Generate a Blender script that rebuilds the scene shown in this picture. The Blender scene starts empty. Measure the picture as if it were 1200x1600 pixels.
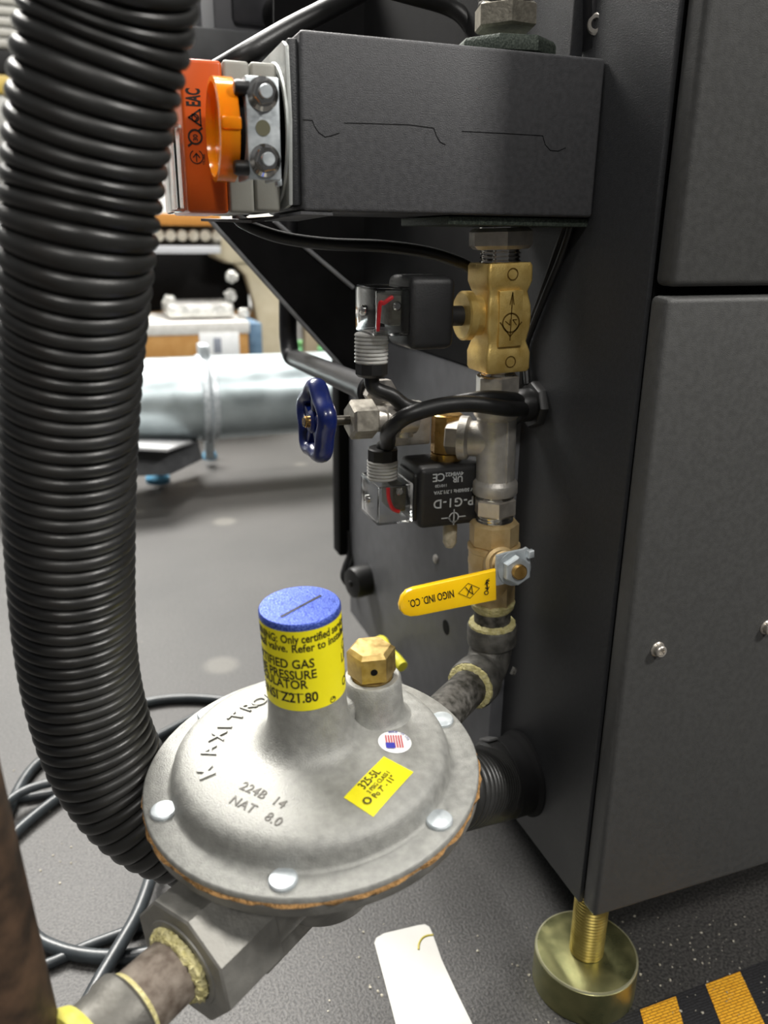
import bpy, bmesh, math, random
from mathutils import Vector as V, Matrix as MX, Quaternion
random.seed(7)
S = bpy.context.scene
COL = S.collection
PI = math.pi

# ------------------------------------------------------------------ camera
FPX, CAMH = 1255.0, 0.595
YAW, PIT, ROL = math.radians(20.1), math.radians(18.8), math.radians(-0.6)
FW = V((math.sin(YAW)*math.cos(PIT), math.cos(YAW)*math.cos(PIT), -math.sin(PIT)))
RT = V((math.cos(YAW), -math.sin(YAW), 0)); UP = RT.cross(FW)
RR = RT*math.cos(ROL) - UP*math.sin(ROL); UU = RT*math.sin(ROL) + UP*math.cos(ROL)
CO = V((0, 0, CAMH))
cd = bpy.data.cameras.new('camera'); cam = bpy.data.objects.new('camera', cd); COL.objects.link(cam)
cd.sensor_fit = 'VERTICAL'; cd.sensor_height = 36; cd.sensor_width = 27; cd.lens = FPX/1600*36
m = MX((RR, UU, -FW)).transposed().to_4x4(); m.translation = CO; cam.matrix_world = m
cd.clip_start = 0.01; cd.clip_end = 100
cd.dof.use_dof = True; cd.dof.focus_distance = 0.51; cd.dof.aperture_fstop = cd.lens/3.7
S.camera = cam
def ray(px, py): return FW + RR*((px-600)/FPX) - UU*((py-800)/FPX)
def at(px, py, d): return CO + ray(px, py)*d
def on(ax, px, py, v):
    r = ray(px, py); return CO + r*((v-CO[ax])/r[ax])
def onx(px, py, v): return on(0, px, py, v)
def ony(px, py, v): return on(1, px, py, v)
def onz(px, py, v): return on(2, px, py, v)
def dep(p): return (p-CO).dot(FW)

# ------------------------------------------------------------------ world, lamps, exposure
W = bpy.data.worlds.new('hall'); S.world = W; W.use_nodes = True
nt = W.node_tree; bg = nt.nodes['Background']
tc = nt.nodes.new('ShaderNodeTexCoord'); sx = nt.nodes.new('ShaderNodeSeparateXYZ'); cr = nt.nodes.new('ShaderNodeValToRGB')
nt.links.new(tc.outputs['Generated'], sx.inputs[0]); nt.links.new(sx.outputs['Z'], cr.inputs[0]); nt.links.new(cr.outputs[0], bg.inputs[0])
e = cr.color_ramp.elements
e[0].position = 0.0; e[0].color = (.35, .35, .36, 1); e[1].position = 0.55; e[1].color = (.95, .97, 1, 1)
bg.inputs[1].default_value = 0.17
def lamp(name, loc, target, sx_, sy_, power, color=(1, .97, .92)):
    l = bpy.data.lights.new(name, 'AREA'); l.shape = 'RECTANGLE'; l.size = sx_; l.size_y = sy_; l.energy = power; l.color = color
    o = bpy.data.objects.new(name, l); COL.objects.link(o); o.location = loc
    o.rotation_euler = (V(target)-V(loc)).to_track_quat('-Z', 'Y').to_euler(); return o
lamp('ceiling_lamp_key', (-.38, 0.60, 3.6), (0.15, .45, .2), .45, .45, 47)
lamp('ceiling_lamp_front', (-.55, -2.1, 2.9), (0.2, .5, .5), .55, .35, 46)
lamp('ceiling_lamp_hall', (-.6, 4.4, 4.4), (0.2, 2.8, 0), 3.0, 1.5, 820)
lamp('background_fill_lamp', (.4, 2.3, 4.2), (.4, 3.0, .5), .8, .4, 150)  # added fill lamp, brightens the table and duct at the back
lamp('ceiling_lamp_right', (2.15, -1.35, 2.9), (0.2, .47, .5), .45, .45, 105)
S.view_settings.view_transform = 'Standard'; S.view_settings.look = 'None'
S.view_settings.exposure = 0.0; S.view_settings.gamma = 1; S.view_settings.use_curve_mapping = False

# ------------------------------------------------------------------ materials
def lin(h):
    h = h.lstrip('#'); o = []
    for i in (0, 2, 4):
        c = int(h[i:i+2], 16)/255; o.append(c/12.92 if c <= .04045 else ((c+.055)/1.055)**2.4)
    return (*o, 1)
MATS = {}
def mat(name, c, c2=None, rough=.5, metal=0., nscale=60, bump=0., bscale=300, trans=0., ior=1.45, r2=None, coat=0., detail=4, lo=.35, hi=.65, spec=.5, aniso=None, bdist=.0006):
    if name in MATS: return MATS[name]
    m = bpy.data.materials.new(name); m.use_nodes = True; nt = m.node_tree; b = nt.nodes['Principled BSDF']
    b.inputs['Base Color'].default_value = lin(c); b.inputs['Roughness'].default_value = rough; b.inputs['Metallic'].default_value = metal
    b.inputs['Transmission Weight'].default_value = trans; b.inputs['IOR'].default_value = ior; b.inputs['Coat Weight'].default_value = coat
    b.inputs['Specular IOR Level'].default_value = spec
    tc = nt.nodes.new('ShaderNodeTexCoord')
    def noise(sc, det):
        n = nt.nodes.new('ShaderNodeTexNoise'); n.inputs['Scale'].default_value = sc; n.inputs['Detail'].default_value = det
        nt.links.new(tc.outputs['Object'], n.inputs['Vector']); return n
    n = noise(nscale, detail)
    rp = nt.nodes.new('ShaderNodeValToRGB'); nt.links.new(n.outputs[0], rp.inputs[0])
    rp.color_ramp.elements[0].position = lo; rp.color_ramp.elements[1].position = hi
    rp.color_ramp.elements[0].color = lin(c); rp.color_ramp.elements[1].color = lin(c2 or c)
    nt.links.new(rp.outputs[0], b.inputs['Base Color'])
    if r2 is not None:
        mr = nt.nodes.new('ShaderNodeMapRange'); mr.inputs['From Min'].default_value = lo; mr.inputs['From Max'].default_value = hi
        mr.inputs['To Min'].default_value = rough; mr.inputs['To Max'].default_value = r2
        nt.links.new(n.outputs[0], mr.inputs[0]); nt.links.new(mr.outputs[0], b.inputs['Roughness'])
    if bump:
        bn = noise(bscale, 3); bp = nt.nodes.new('ShaderNodeBump'); bp.inputs['Strength'].default_value = bump; bp.inputs['Distance'].default_value = bdist
        nt.links.new(bn.outputs[0], bp.inputs['Height']); nt.links.new(bp.outputs[0], b.inputs['Normal'])
    MATS[name] = m; return m
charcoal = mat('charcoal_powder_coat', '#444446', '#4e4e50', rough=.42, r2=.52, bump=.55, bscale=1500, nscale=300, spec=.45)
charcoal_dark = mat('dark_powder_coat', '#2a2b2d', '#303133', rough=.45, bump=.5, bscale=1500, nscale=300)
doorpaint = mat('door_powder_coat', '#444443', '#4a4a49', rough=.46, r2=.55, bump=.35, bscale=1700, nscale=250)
blackpaint = mat('black_paint', '#0a0a0b', '#0f0f10', rough=.75, bump=.2, bscale=900, spec=.2)
blacksteel = mat('black_steel', '#1a1a1c', '#242427', rough=.4, bump=.2, bscale=700)
rubber = mat('black_rubber', '#141414', '#1c1c1c', rough=.42, bump=.15, bscale=800)
hosemat = mat('hose_plastic', '#232322', '#2c2c2b', rough=.31, r2=.46, bump=.12, bscale=700, nscale=40, spec=.55)
cablemat = mat('cable_sheath', '#2b2f32', '#393e41', rough=.34, bump=.15, bscale=500)
alu = mat('cast_aluminium', '#8c8c88', '#a1a19c', rough=.47, r2=.60, metal=.35, nscale=220, bump=.5, bscale=1300, detail=10, lo=.3, hi=.7)
aludark = mat('weathered_aluminium', '#85847f', '#a19f99', rough=.48, r2=.6, metal=.65, nscale=60, bump=.4, bscale=600, detail=8)
zinc = mat('zinc_plate', '#aeb6ba', '#ccd2d5', rough=.36, r2=.48, metal=.5, nscale=120, bump=.15, bscale=500)
steel = mat('nickel_plate', '#b9b3aa', '#cec8bf', rough=.28, r2=.4, metal=.7, nscale=150, bump=.12, bscale=600)
steelcast = mat('cast_stainless', '#b5b1aa', '#c9c5be', rough=.38, r2=.5, metal=.65, nscale=120, bump=.4, bscale=900)
chrome = mat('chrome', '#c9c6c0', '#dedbd6', rough=.10, metal=1, nscale=80)
brass = mat('cast_brass', '#cfad60', '#e0c378', rough=.36, r2=.48, metal=.55, nscale=110, bump=.35, bscale=1100)
brassm = mat('machined_brass', '#b48c4b', '#caa566', rough=.26, r2=.38, metal=.92, nscale=130, bump=.1, bscale=700)
brasslight = mat('satin_brass', '#cdb07c', '#dcc494', rough=.38, r2=.48, metal=.45, nscale=110, bump=.25, bscale=900)
iron = mat('black_iron_pipe', '#35342f', '#6a6762', rough=.5, r2=.65, metal=.3, nscale=180, bump=.5, bscale=700, detail=8)
ironcast = mat('malleable_iron', '#555450', '#777570', rough=.5, r2=.6, metal=.5, nscale=120, bump=.5, bscale=700)
rust = mat('rusty_pipe', '#5c5046', '#8d8378', rough=.6, r2=.75, metal=.25, nscale=130, bump=.5, bscale=500, detail=8)
rustdark = mat('rusted_riser', '#31271f', '#5a4535', rough=.65, metal=.15, nscale=70, bump=.4, bscale=300, detail=8)
fitting = mat('grey_fitting', '#5d5b56', '#74726c', rough=.5, metal=.5, nscale=90, bump=.4, bscale=500)
paste = mat('yellow_pipe_sealant', '#c8be80', '#ddd4a0', rough=.6, nscale=300, bump=.8, bscale=600, bdist=.002)
pasteb = mat('bright_sealant', '#d8cf55', '#e3dc78', rough=.55, nscale=150, bump=.4, bscale=400)
gasket = mat('fibre_gasket', '#8d6a3e', '#b58a55', rough=.8, nscale=400, bump=.9, bscale=900, bdist=.002)
yellow = mat('yellow_label', '#efe214', '#f3e71c', rough=.45, nscale=50)
leveryellow = mat('yellow_vinyl', '#f0bd05', '#f4c60a', rough=.28, nscale=40, coat=.3)
ink = mat('black_ink', '#15140f', rough=.5)
inksoft = mat('faded_ink', '#55524c', '#6b6862', rough=.6, nscale=500)
whiteink = mat('white_ink', '#b9bdc0', rough=.5)
white = mat('white_sticker', '#eceded', '#f4f4f4', rough=.4)
bluecap = mat('blue_anodised', '#213a98', '#7189e2', rough=.34, metal=.45, nscale=1700, detail=1, bump=.5, bscale=1700, lo=.42, hi=.66)
bluewheel = mat('blue_enamel', '#081648', '#0c1c56', rough=.3, nscale=90, bump=.25, bscale=300, coat=.3)
red = mat('red_print', '#c02b33', rough=.5)
redwire = mat('red_wire', '#d3222b', rough=.4)
flagblue = mat('blue_print', '#3c3fa6', rough=.5)
orange = mat('orange_plastic', '#c65212', '#cc5816', rough=.35, nscale=20)
amber = mat('amber_plastic', '#ff9712', '#ffa41c', rough=.15, trans=.45, ior=1.3, nscale=60)
greypl = mat('grey_plastic', '#8d8c84', '#95948c', rough=.45, bump=.1, bscale=900)
lightplate = mat('galvanised_plate', '#a9aca9', '#bdc0bd', rough=.42, metal=.55, nscale=60, bump=.15, bscale=600)
clear = mat('clear_plastic', '#f4f5f5', rough=.06, trans=1., ior=1.18)
innards = mat('terminal_block', '#55534c', '#6a675f', rough=.5, nscale=300)
coilmat = mat('coil_plastic', '#1f1f20', '#252526', rough=.5, bump=.2, bscale=800)
greenzinc = mat('dusty_green_locknut', '#333b34', '#525a51', rough=.6, metal=.3, nscale=900, bump=.6, bscale=700, lo=.4, hi=.65)
yzinc = mat('yellow_zinc', '#84865e', '#9a976a', rough=.26, r2=.4, metal=.9, nscale=50, bump=.1, bscale=400)
yzincrim = mat('yellow_zinc_stud', '#b59f52', '#cdb869', rough=.3, metal=.95, nscale=70)
paper = mat('white_card', '#b2b1ac', '#bab9b4', rough=.5, nscale=20)
tapeyellow = mat('yellow_mesh', '#d79a1c', '#e3a82a', rough=.6, nscale=300)
tapeblack = mat('black_mesh', '#151517', '#2c2c2f', rough=.6, nscale=600)
def weave(m, s1):
    nt = m.node_tree; b = nt.nodes['Principled BSDF']; t = nt.nodes.new('ShaderNodeTexBrick'); tc = nt.nodes.new('ShaderNodeTexCoord')
    t.inputs['Scale'].default_value = s1; t.inputs['Mortar Size'].default_value = .045; t.inputs['Mortar Smooth'].default_value = .4; t.inputs['Brick Width'].default_value = .9; t.inputs['Row Height'].default_value = .3
    bp = nt.nodes.new('ShaderNodeBump'); bp.inputs['Strength'].default_value = 1; bp.inputs['Distance'].default_value = .0012; bp.invert = True
    nt.links.new(tc.outputs['Object'], t.inputs['Vector']); nt.links.new(t.outputs['Fac'], bp.inputs['Height'])
    mx_ = nt.nodes.new('ShaderNodeMix'); mx_.data_type = 'RGBA'; mx_.blend_type = 'MULTIPLY'; src = b.inputs['Base Color'].links[0].from_socket
    gm = nt.nodes.new('ShaderNodeRGB'); gm.outputs[0].default_value = (.45, .40, .38, 1)
    nt.links.new(t.outputs['Fac'], mx_.inputs[0]); nt.links.new(src, mx_.inputs[6]); nt.links.new(gm.outputs[0], mx_.inputs[7]); nt.links.new(mx_.outputs[2], b.inputs['Base Color']); nt.links.new(bp.outputs[0], b.inputs['Normal'])
weave(tapeyellow, 130); weave(tapeblack, 130)
duct = mat('galvanised_duct', '#aebabd', '#c4cfd2', rough=.33, r2=.42, metal=.85, nscale=12, bump=.05, bscale=60)
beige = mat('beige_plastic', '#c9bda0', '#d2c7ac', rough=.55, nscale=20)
cardb = mat('cardboard', '#a9793f', '#b78a50', rough=.8, nscale=30)
grime = mat('crumbs', '#b8b3a4', '#8a867a', rough=.9, nscale=200)
cyanfoot = mat('blue_foot', '#4d8fb5', '#6aa8c8', rough=.4, nscale=30)
darkgrey = mat('dark_grey_steel', '#3f4042', '#4a4b4d', rough=.5, nscale=40)
greenbag = mat('green_foliage', '#2c7d4c', '#9fc98f', rough=.6, nscale=25)

# ------------------------------------------------------------------ object helpers
def tag(o, label=None, cat=None, group=None, kind=None):
    if label: o['label'] = label
    if cat: o['category'] = cat
    if group: o['group'] = group
    if kind: o['kind'] = kind
    return o
def thing(name, label, cat, loc, group=None):
    o = bpy.data.objects.new(name, None); o.empty_display_size = .01; COL.objects.link(o); o.location = loc
    return tag(o, label, cat, group)
def frame(o, z, xh=(1, 0, 0)):
    z = V(z).normalized(); x = V(xh); x = x - z*x.dot(z)
    if x.length < 1e-4: x = V((0, 1, 0)) - z*z.y
    x.normalize(); y = z.cross(x); M = MX((x, y, z)).transposed().to_4x4(); M.translation = V(o); return M
def wpos(o):
    p = V((0, 0, 0))
    while o is not None: p = p + V(o.location); o = o.parent
    return p
class MB:
    def __init__(s): s.b = bmesh.new()
    def lathe(s, prof, M=MX(), n=40, ph=0., close=False):
        rings = []
        for r, z in prof:
            if r <= 1e-7: rings.append([s.b.verts.new(M @ V((0, 0, z)))])
            else: rings.append([s.b.verts.new(M @ V((r*math.cos(ph+2*PI*i/n), r*math.sin(ph+2*PI*i/n), z))) for i in range(n)])
        prs = list(zip(rings[:-1], rings[1:]))
        if close: prs.append((rings[-1], rings[0]))
        for A, B in prs:
            for i in range(n):
                j = (i+1) % n
                if len(A) == 1 and len(B) == 1: continue
                if len(A) == 1: s.b.faces.new((A[0], B[j], B[i]))
                elif len(B) == 1: s.b.faces.new((A[i], A[j], B[0]))
                else: s.b.faces.new((A[i], A[j], B[j], B[i]))
        if not close:
            if len(rings[0]) > 2: s.b.faces.new(rings[0][::-1])
            if len(rings[-1]) > 2: s.b.faces.new(rings[-1])
        return s
    def hexa(s, r, z0, z1, M=MX(), n=6, ch=None, ph=0.):
        ch = ch if ch is not None else r*.09
        return s.lathe([(r-ch, z0), (r, z0+ch*.8), (r, z1-ch*.8), (r-ch, z1)], M, n, ph)
    def cyl(s, r, z0, z1, M=MX(), n=32, ch=0.):
        if ch: return s.lathe([(r-ch, z0), (r, z0+ch), (r, z1-ch), (r-ch, z1)], M, n)
        return s.lathe([(r, z0), (r, z1)], M, n)
    def thread(s, r, z0, z1, M=MX(), pitch=.0018, n=28, dp=.06):
        k = max(2, int((z1-z0)/pitch)); p = []
        for i in range(k):
            a = z0+(z1-z0)*i/k; d = (z1-z0)/k
            p += [(r*(1-dp), a), (r, a+d*.35), (r, a+d*.6)]
        p.append((r*(1-dp), z1)); return s.lathe(p, M, n)
    def box(s, lo, hi, bev=0., M=MX(), seg=2, flip=False):
        r = bmesh.ops.create_cube(s.b, size=1); vs = r['verts']; lo = V(lo); hi = V(hi)
        for v in vs: v.co = V(((lo[i]+hi[i])/2+v.co[i]*(hi[i]-lo[i]) for i in range(3)))
        fs = list({f for v in vs for f in v.link_faces})
        if bev:
            es = list({e for v in vs for e in v.link_edges})
            rr = bmesh.ops.bevel(s.b, geom=es, offset=bev, segments=seg, affect='EDGES', profile=.5)
            vs = list({v for f in rr['faces'] for v in f.verts} | {v for v in vs if v.is_valid})
            fs = list({f for v in vs for f in v.link_faces})
        if flip: bmesh.ops.reverse_faces(s.b, faces=fs)
        for v in vs: v.co = M @ v.co
        return s
    def poly(s, pts, d, bev=0.):
        d = V(d); A = [s.b.verts.new(V(p)) for p in pts]; B = [s.b.verts.new(V(p)+d) for p in pts]; n = len(pts)
        fs = [s.b.faces.new(A[::-1]), s.b.faces.new(B)]
        for i in range(n): fs.append(s.b.faces.new((A[i], A[(i+1) % n], B[(i+1) % n], B[i])))
        bmesh.ops.recalc_face_normals(s.b, faces=fs)
        if bev:
            es = list({e for f in fs[:2] for e in f.edges}); bmesh.ops.bevel(s.b, geom=es, offset=bev, segments=2, affect='EDGES', profile=.5)
        return s
    def tube(s, pts, r, n=14, sub=8, caps=True, prof=None, smooth=True):
        pts = [V(p) for p in pts]
        P = catmull(pts, sub) if smooth and len(pts) > 2 else pts
        k = len(P); T = [(P[min(i+1, k-1)]-P[max(i-1, 0)]).normalized() for i in range(k)]
        u = T[0].orthogonal().normalized(); rings = []
        for i in range(k):
            u = (u-T[i]*u.dot(T[i])).normalized(); w = T[i].cross(u)
            rad = r[i*(len(r)-1)//(k-1)] if isinstance(r, (list, tuple)) else (r(i/(k-1)) if callable(r) else r)
            rings.append([s.b.verts.new(P[i]+(u*math.cos(2*PI*j/n)+w*math.sin(2*PI*j/n))*rad) for j in range(n)])
        for A, B in zip(rings[:-1], rings[1:]):
            for j in range(n): s.b.faces.new((A[j], A[(j+1) % n], B[(j+1) % n], B[j]))
        if caps: s.b.faces.new(rings[0][::-1]); s.b.faces.new(rings[-1])
        return s
    def raw(s, verts, faces, fn=None):
        vs = [s.b.verts.new(fn(V(v)) if fn else V(v)) for v in verts]
        for f in faces:
            try: s.b.faces.new([vs[i] for i in f])
            except ValueError: pass
        return s
    def text(s, t, size, fn, ext=.0001, align='LEFT', bold=0., space=1., xs=1.):
        v, f = text_geo(t, size, ext, align, bold, space); return s.raw([(q[0]*xs, q[1], q[2]) for q in v], f, fn)
    def build(s, name, mt, parent=None, label=None, sharp=35):
        o = wpos(parent) if parent else V((0, 0, 0))
        for v in s.b.verts: v.co = v.co - o
        me = bpy.data.meshes.new(name); s.b.to_mesh(me); s.b.free()
        me.materials.append(mt)
        me.polygons.foreach_set('use_smooth', [True]*len(me.polygons)); me.set_sharp_from_angle(angle=math.radians(sharp))
        ob = bpy.data.objects.new(name, me); COL.objects.link(ob); ob.parent = parent
        if label: ob['label'] = label
        return ob
    def solo(s, name, mt, label, cat, group=None, sharp=35):
        # a thing that is one mesh, origin at its lowest middle
        vs = [v.co for v in s.b.verts]; lo = V((min(v[i] for v in vs) for i in range(3))); hi = V((max(v[i] for v in vs) for i in range(3)))
        o = V(((lo.x+hi.x)/2, (lo.y+hi.y)/2, lo.z))
        for v in s.b.verts: v.co = v.co-o
        ob = s.build(name, mt, None, None, sharp); ob.location = o; return tag(ob, label, cat, group)
def catmull(p, k):
    o = []; q = [p[0]*2-p[1]]+p+[p[-1]*2-p[-2]]
    for i in range(1, len(q)-2):
        a, b, c, d = q[i-1:i+3]
        for j in range(k):
            t = j/k; o.append(.5*((2*b)+(c-a)*t+(2*a-5*b+4*c-d)*t*t+(3*b-a-3*c+d)*t**3))
    o.append(p[-1]); return o
def text_geo(t, size, ext, align, bold, space):
    cu = bpy.data.curves.new('t', 'FONT'); cu.body = t; cu.size = size; cu.extrude = ext; cu.align_x = align; cu.offset = bold*size; cu.space_character = space; cu.resolution_u = 3
    ob = bpy.data.objects.new('t', cu); COL.objects.link(ob)
    me = bpy.data.meshes.new_from_object(ob.evaluated_get(bpy.context.evaluated_depsgraph_get()))
    v = [w.co.copy() for w in me.vertices]; f = [tuple(p.vertices) for p in me.polygons]
    bpy.data.objects.remove(ob); bpy.data.curves.remove(cu); bpy.data.meshes.remove(me); return v, f
def planar(o, r, u):
    o = V(o); r = V(r).normalized(); u = V(u); u = (u-r*u.dot(r)).normalized(); n = r.cross(u)
    return lambda v: o+r*v.x+u*v.y+n*v.z
def ringpoly(mb, fn, r0, r1, a0=0, a1=2*PI, n=32, h=.0002):
    vs, fs = [], []
    for i in range(n+1):
        a = a0+(a1-a0)*i/n
        vs += [(r0*math.cos(a), r0*math.sin(a), h), (r1*math.cos(a), r1*math.sin(a), h)]
    for i in range(n): fs.append((2*i, 2*i+1, 2*i+3, 2*i+2))
    mb.raw(vs, fs, fn)
def stroke(mb, fn, pts, w, h=.0002):
    for (x0, y0), (x1, y1) in zip(pts[:-1], pts[1:]):
        d = V((x1-x0, y1-y0)); 
        if d.length < 1e-9: continue
        d.normalize(); nx, ny = -d.y*w/2, d.x*w/2; ex, ey = d.x*w*.4, d.y*w*.4
        mb.raw([(x0+nx-ex, y0+ny-ey, h), (x0-nx-ex, y0-ny-ey, h), (x1-nx+ex, y1-ny+ey, h), (x1+nx+ex, y1+ny+ey, h)], [(0, 1, 2, 3)], fn)
def quad(mb, fn, x0, y0, x1, y1, h=.0002): mb.raw([(x0, y0, h), (x1, y0, h), (x1, y1, h), (x0, y1, h)], [(0, 1, 2, 3)], fn)

# ------------------------------------------------------------------ setting
def floor_material():
    m = bpy.data.materials.new('stained_floor'); m.use_nodes = True; nt = m.node_tree; b = nt.nodes['Principled BSDF']; b.inputs['Roughness'].default_value = .55
    L = nt.links.new; tc = nt.nodes.new('ShaderNodeTexCoord')
    def noise(s, d):
        n = nt.nodes.new('ShaderNodeTexNoise'); n.inputs['Scale'].default_value = s; n.inputs['Detail'].default_value = d; L(tc.outputs['Object'], n.inputs['Vector']); return n
    def ramp(src, p0, c0, p1, c1):
        r = nt.nodes.new('ShaderNodeValToRGB'); r.color_ramp.elements[0].position = p0; r.color_ramp.elements[1].position = p1
        r.color_ramp.elements[0].color = c0; r.color_ramp.elements[1].color = c1; L(src, r.inputs[0]); return r
    def mix(kind, f, a, c):
        x = nt.nodes.new('ShaderNodeMix'); x.data_type = 'RGBA'; x.blend_type = kind
        if isinstance(f, float): x.inputs[0].default_value = f
        else: L(f, x.inputs[0])
        L(a, x.inputs[6]); L(c, x.inputs[7]); return x.outputs[2]
    big = ramp(noise(3.2, 6).outputs[0], .3, lin('#444342'), .7, lin('#5c5a58'))
    grain = ramp(noise(420, 3).outputs[0], .38, lin('#3d3d3d'), .62, lin('#9b9a98'))
    c = mix('OVERLAY', .9, big.outputs[0], grain.outputs[0])
    sp = nt.nodes.new('ShaderNodeTexVoronoi'); sp.inputs['Scale'].default_value = 5.5; sp.inputs['Randomness'].default_value = 1; L(tc.outputs['Object'], sp.inputs['Vector'])
    spm = ramp(sp.outputs['Distance'], .10, (1, 1, 1, 1), .17, (0, 0, 0, 1))
    pal = nt.nodes.new('ShaderNodeRGB'); pal.outputs[0].default_value = lin('#8a877d')
    md = nt.nodes.new('ShaderNodeMath'); md.operation = 'MULTIPLY'; md.inputs[1].default_value = .25; L(spm.outputs[0], md.inputs[0])
    c = mix('MIX', md.outputs[0], c, pal.outputs[0])
    L(c, b.inputs['Base Color'])
    bp = nt.nodes.new('ShaderNodeBump'); bp.inputs['Strength'].default_value = .6; bp.inputs['Distance'].default_value = .001
    L(noise(420, 3).outputs[0], bp.inputs['Height']); L(bp.outputs[0], b.inputs['Normal']); return m
f = MB().box((-6, -5, -.05), (8, 7.5, 0)).build('floor', floor_material()); f['kind'] = 'structure'
w = MB().box((-6, 7.5, 0), (8, 7.6, 4.5)).build('wall_back', mat('pale_wall', '#d9dad6', '#e4e5e2', rough=.7, nscale=3)); w['kind'] = 'structure'

# ------------------------------------------------------------------ cabinet
XC, YC, YD, ZB, YB = .315, .4105, .3935, .1072, .990
ZT = 1.195; ZR = onx(640, 542, XC-.012).z
YBOX = .4737
cab = thing('machine_cabinet', 'tall charcoal powder-coated machine cabinet with doors, right of the pipework', 'cabinet', (XC, YC, ZB))
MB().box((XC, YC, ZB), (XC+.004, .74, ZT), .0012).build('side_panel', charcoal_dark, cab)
MB().box((XC-.012, .548, ZB), (XC+.004, YB-.03, ZR), .001).build('rear_panel', mat('lit_powder_coat', '#5c5d60', '#646568', rough=.5, bump=.4, bscale=1500), cab)  # paler than the side panel: lamp light painted into its coat
MB().box((XC+.006, YC+.002, ZB), (XC+.5, YC+.02, ZT)).build('front_frame', blackpaint, cab)
MB().box((XC+.05, YC+.02, ZB+.001), (XC+.5, YB, ZB+.006)).build('base_plate', blackpaint, cab)
gap0 = ony(1100, 463, YD).z; gap1 = ony(1100, 448, YD).z
MB().box((XC+.002, YD, ZB), (XC+.42, YC, gap0), .004, seg=3).build('lower_door', doorpaint, cab)
MB().box((XC+.004, YD, gap1), (XC+.42, YC, ZT), .004, seg=3).build('upper_door', doorpaint, cab)
for px, py in ((1027, 1014), (1197, 980)):
    p = ony(px, py, YD); sb = MB(); M = frame(p, (0, -1, 0))
    sb.lathe([(.0055, -.001), (.0055, .0006), (.0048, .0012)], M, 28)
    sb.lathe([(.0042, .001), (.0042, .0045), (.0036, .0052), (.0022, .0052), (.0020, .0032), (0, .003)], M, 24)
    sb.build('door_screw', steel, cab)
# hinge bracket at the top with its screw
hb = MB(); p = ony(950, 30, YC-.012)
hb.poly([ony(925, -30, .49), ony(925, 74, .49), ony(931, 80, .49), ony(968, 70, .49), ony(982, 50, .49), ony(985, -30, .49)], (0, .022, 0), .002)
hbo = hb.build('hinge_bracket', blacksteel, cab)
sm = MB(); M = frame(ony(934, 38, .4895), (-1, -.55, 0)); sm.lathe([(.0062, -.002), (.0062, .002), (.005, .003), (.0032, .003), (.0028, .001), (0, .001)], M, 24); sm.build('screw', steel, hbo)
# narrow folded flange just right of the box top
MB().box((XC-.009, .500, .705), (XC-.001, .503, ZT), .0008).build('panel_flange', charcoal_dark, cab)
# rear post, brace and a black sheet standing in for the dark open interior
pp = [ony(528, 420, .975), ony(528, 868, .975), ony(563, 868, .975), ony(563, 420, .975)]
x0 = ony(529, 650, .965).x; x1 = ony(566, 650, .965).x
MB().box((x0, .965, ony(540, 868, .965).z), (x1, .995, ZT), .0015).build('rear_post', blackpaint, cab)
br = MB(); Y = .86
br.poly([ony(325, 343, Y), ony(430, 343, Y), ony(548, 447, Y), ony(640, 545, Y), ony(640, 640, Y), ony(582, 628, Y)], (0, .004, 0))
br.build('diagonal_brace', blackpaint, cab)
rm = MB(); q0 = ony(325, 343, Y-.001); q1 = ony(530, 512, Y-.001)
for (a, b_) in (((327, 343), (570, 614)), ((428, 345), (552, 450))):
    A = ony(*a, Y-.002); B = ony(*b_, Y-.002); rm.tube([A, B], .0022, 8, smooth=False)
rm.build('brace_edge', mat('edge_grey', '#77787a', '#8a8b8d', rough=.4), cab, 'lighter folded edge of the brace')
MB().poly([ony(428, -90, .90), ony(428, 345, .90), ony(552, 450, .90), ony(632, 540, .90), ony(760, 540, .90), ony(850, 300, .90), ony(850, -90, .90)], (0, .004, 0)).build('dark_interior_sheet', blackpaint, cab)
MB().box((XC-.013, .60, ZR+.001), (XC+.004, .955, ZT)).build('inner_panel', blackpaint, cab)
# cable gland in the side panel
g = MB(); p = onx(838, 632, XC); M = frame(p, (-1, 0, 0))
g.lathe([(.018, -.002), (.018, .004), (.0165, .006)], M, 8); g.lathe([(.0125, .005), (.0125, .013), (.0105, .017), (.008, .017)], M, 24)
g.build('cable_gland', rubber, cab)
# small fixings on the rear panel
for px, py in ((682, 873),):
    p = onx(px, py, XC-.012); MB().lathe([(.0045, -.001), (.0045, .0015), (.003, .0028), (0, .003)], frame(p, (-1, 0, 0)), 20).build('panel_screw', steelcast, cab)
p = onx(697, 980, XC-.0121); MB().lathe([(.0075, -.0005), (.0075, .0004)], frame(p, (-1, 0, 0)), 24).build('cable_hole', blackpaint, cab, 'round black hole')
p = onx(575, 905, XC-.013); kb = MB(); M = frame(p, (-1, -.25, 0)); kb.lathe([(.020, -.004), (.020, .018), (.0185, .024), (.008, .026), (0, .026)], M, 28)
kb.lathe([(.004, .024), (.004, .028), (0, .029)], M, 12); kb.build('rear_plug', rubber, cab)
kc = MB(); kc.tube([ony(548, 830, .96), ony(548, 862, .955), ony(540, 885, .95), ony(537, 902, .945), ony(548, 915, .94), ony(570, 912, .93)], .0045, 10)
kc.tube([ony(560, 830, .96), ony(556, 862, .95), ony(546, 890, .945), ony(552, 905, .94)], .004, 10); kc.build('plug_cable', rubber, cab)

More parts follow.
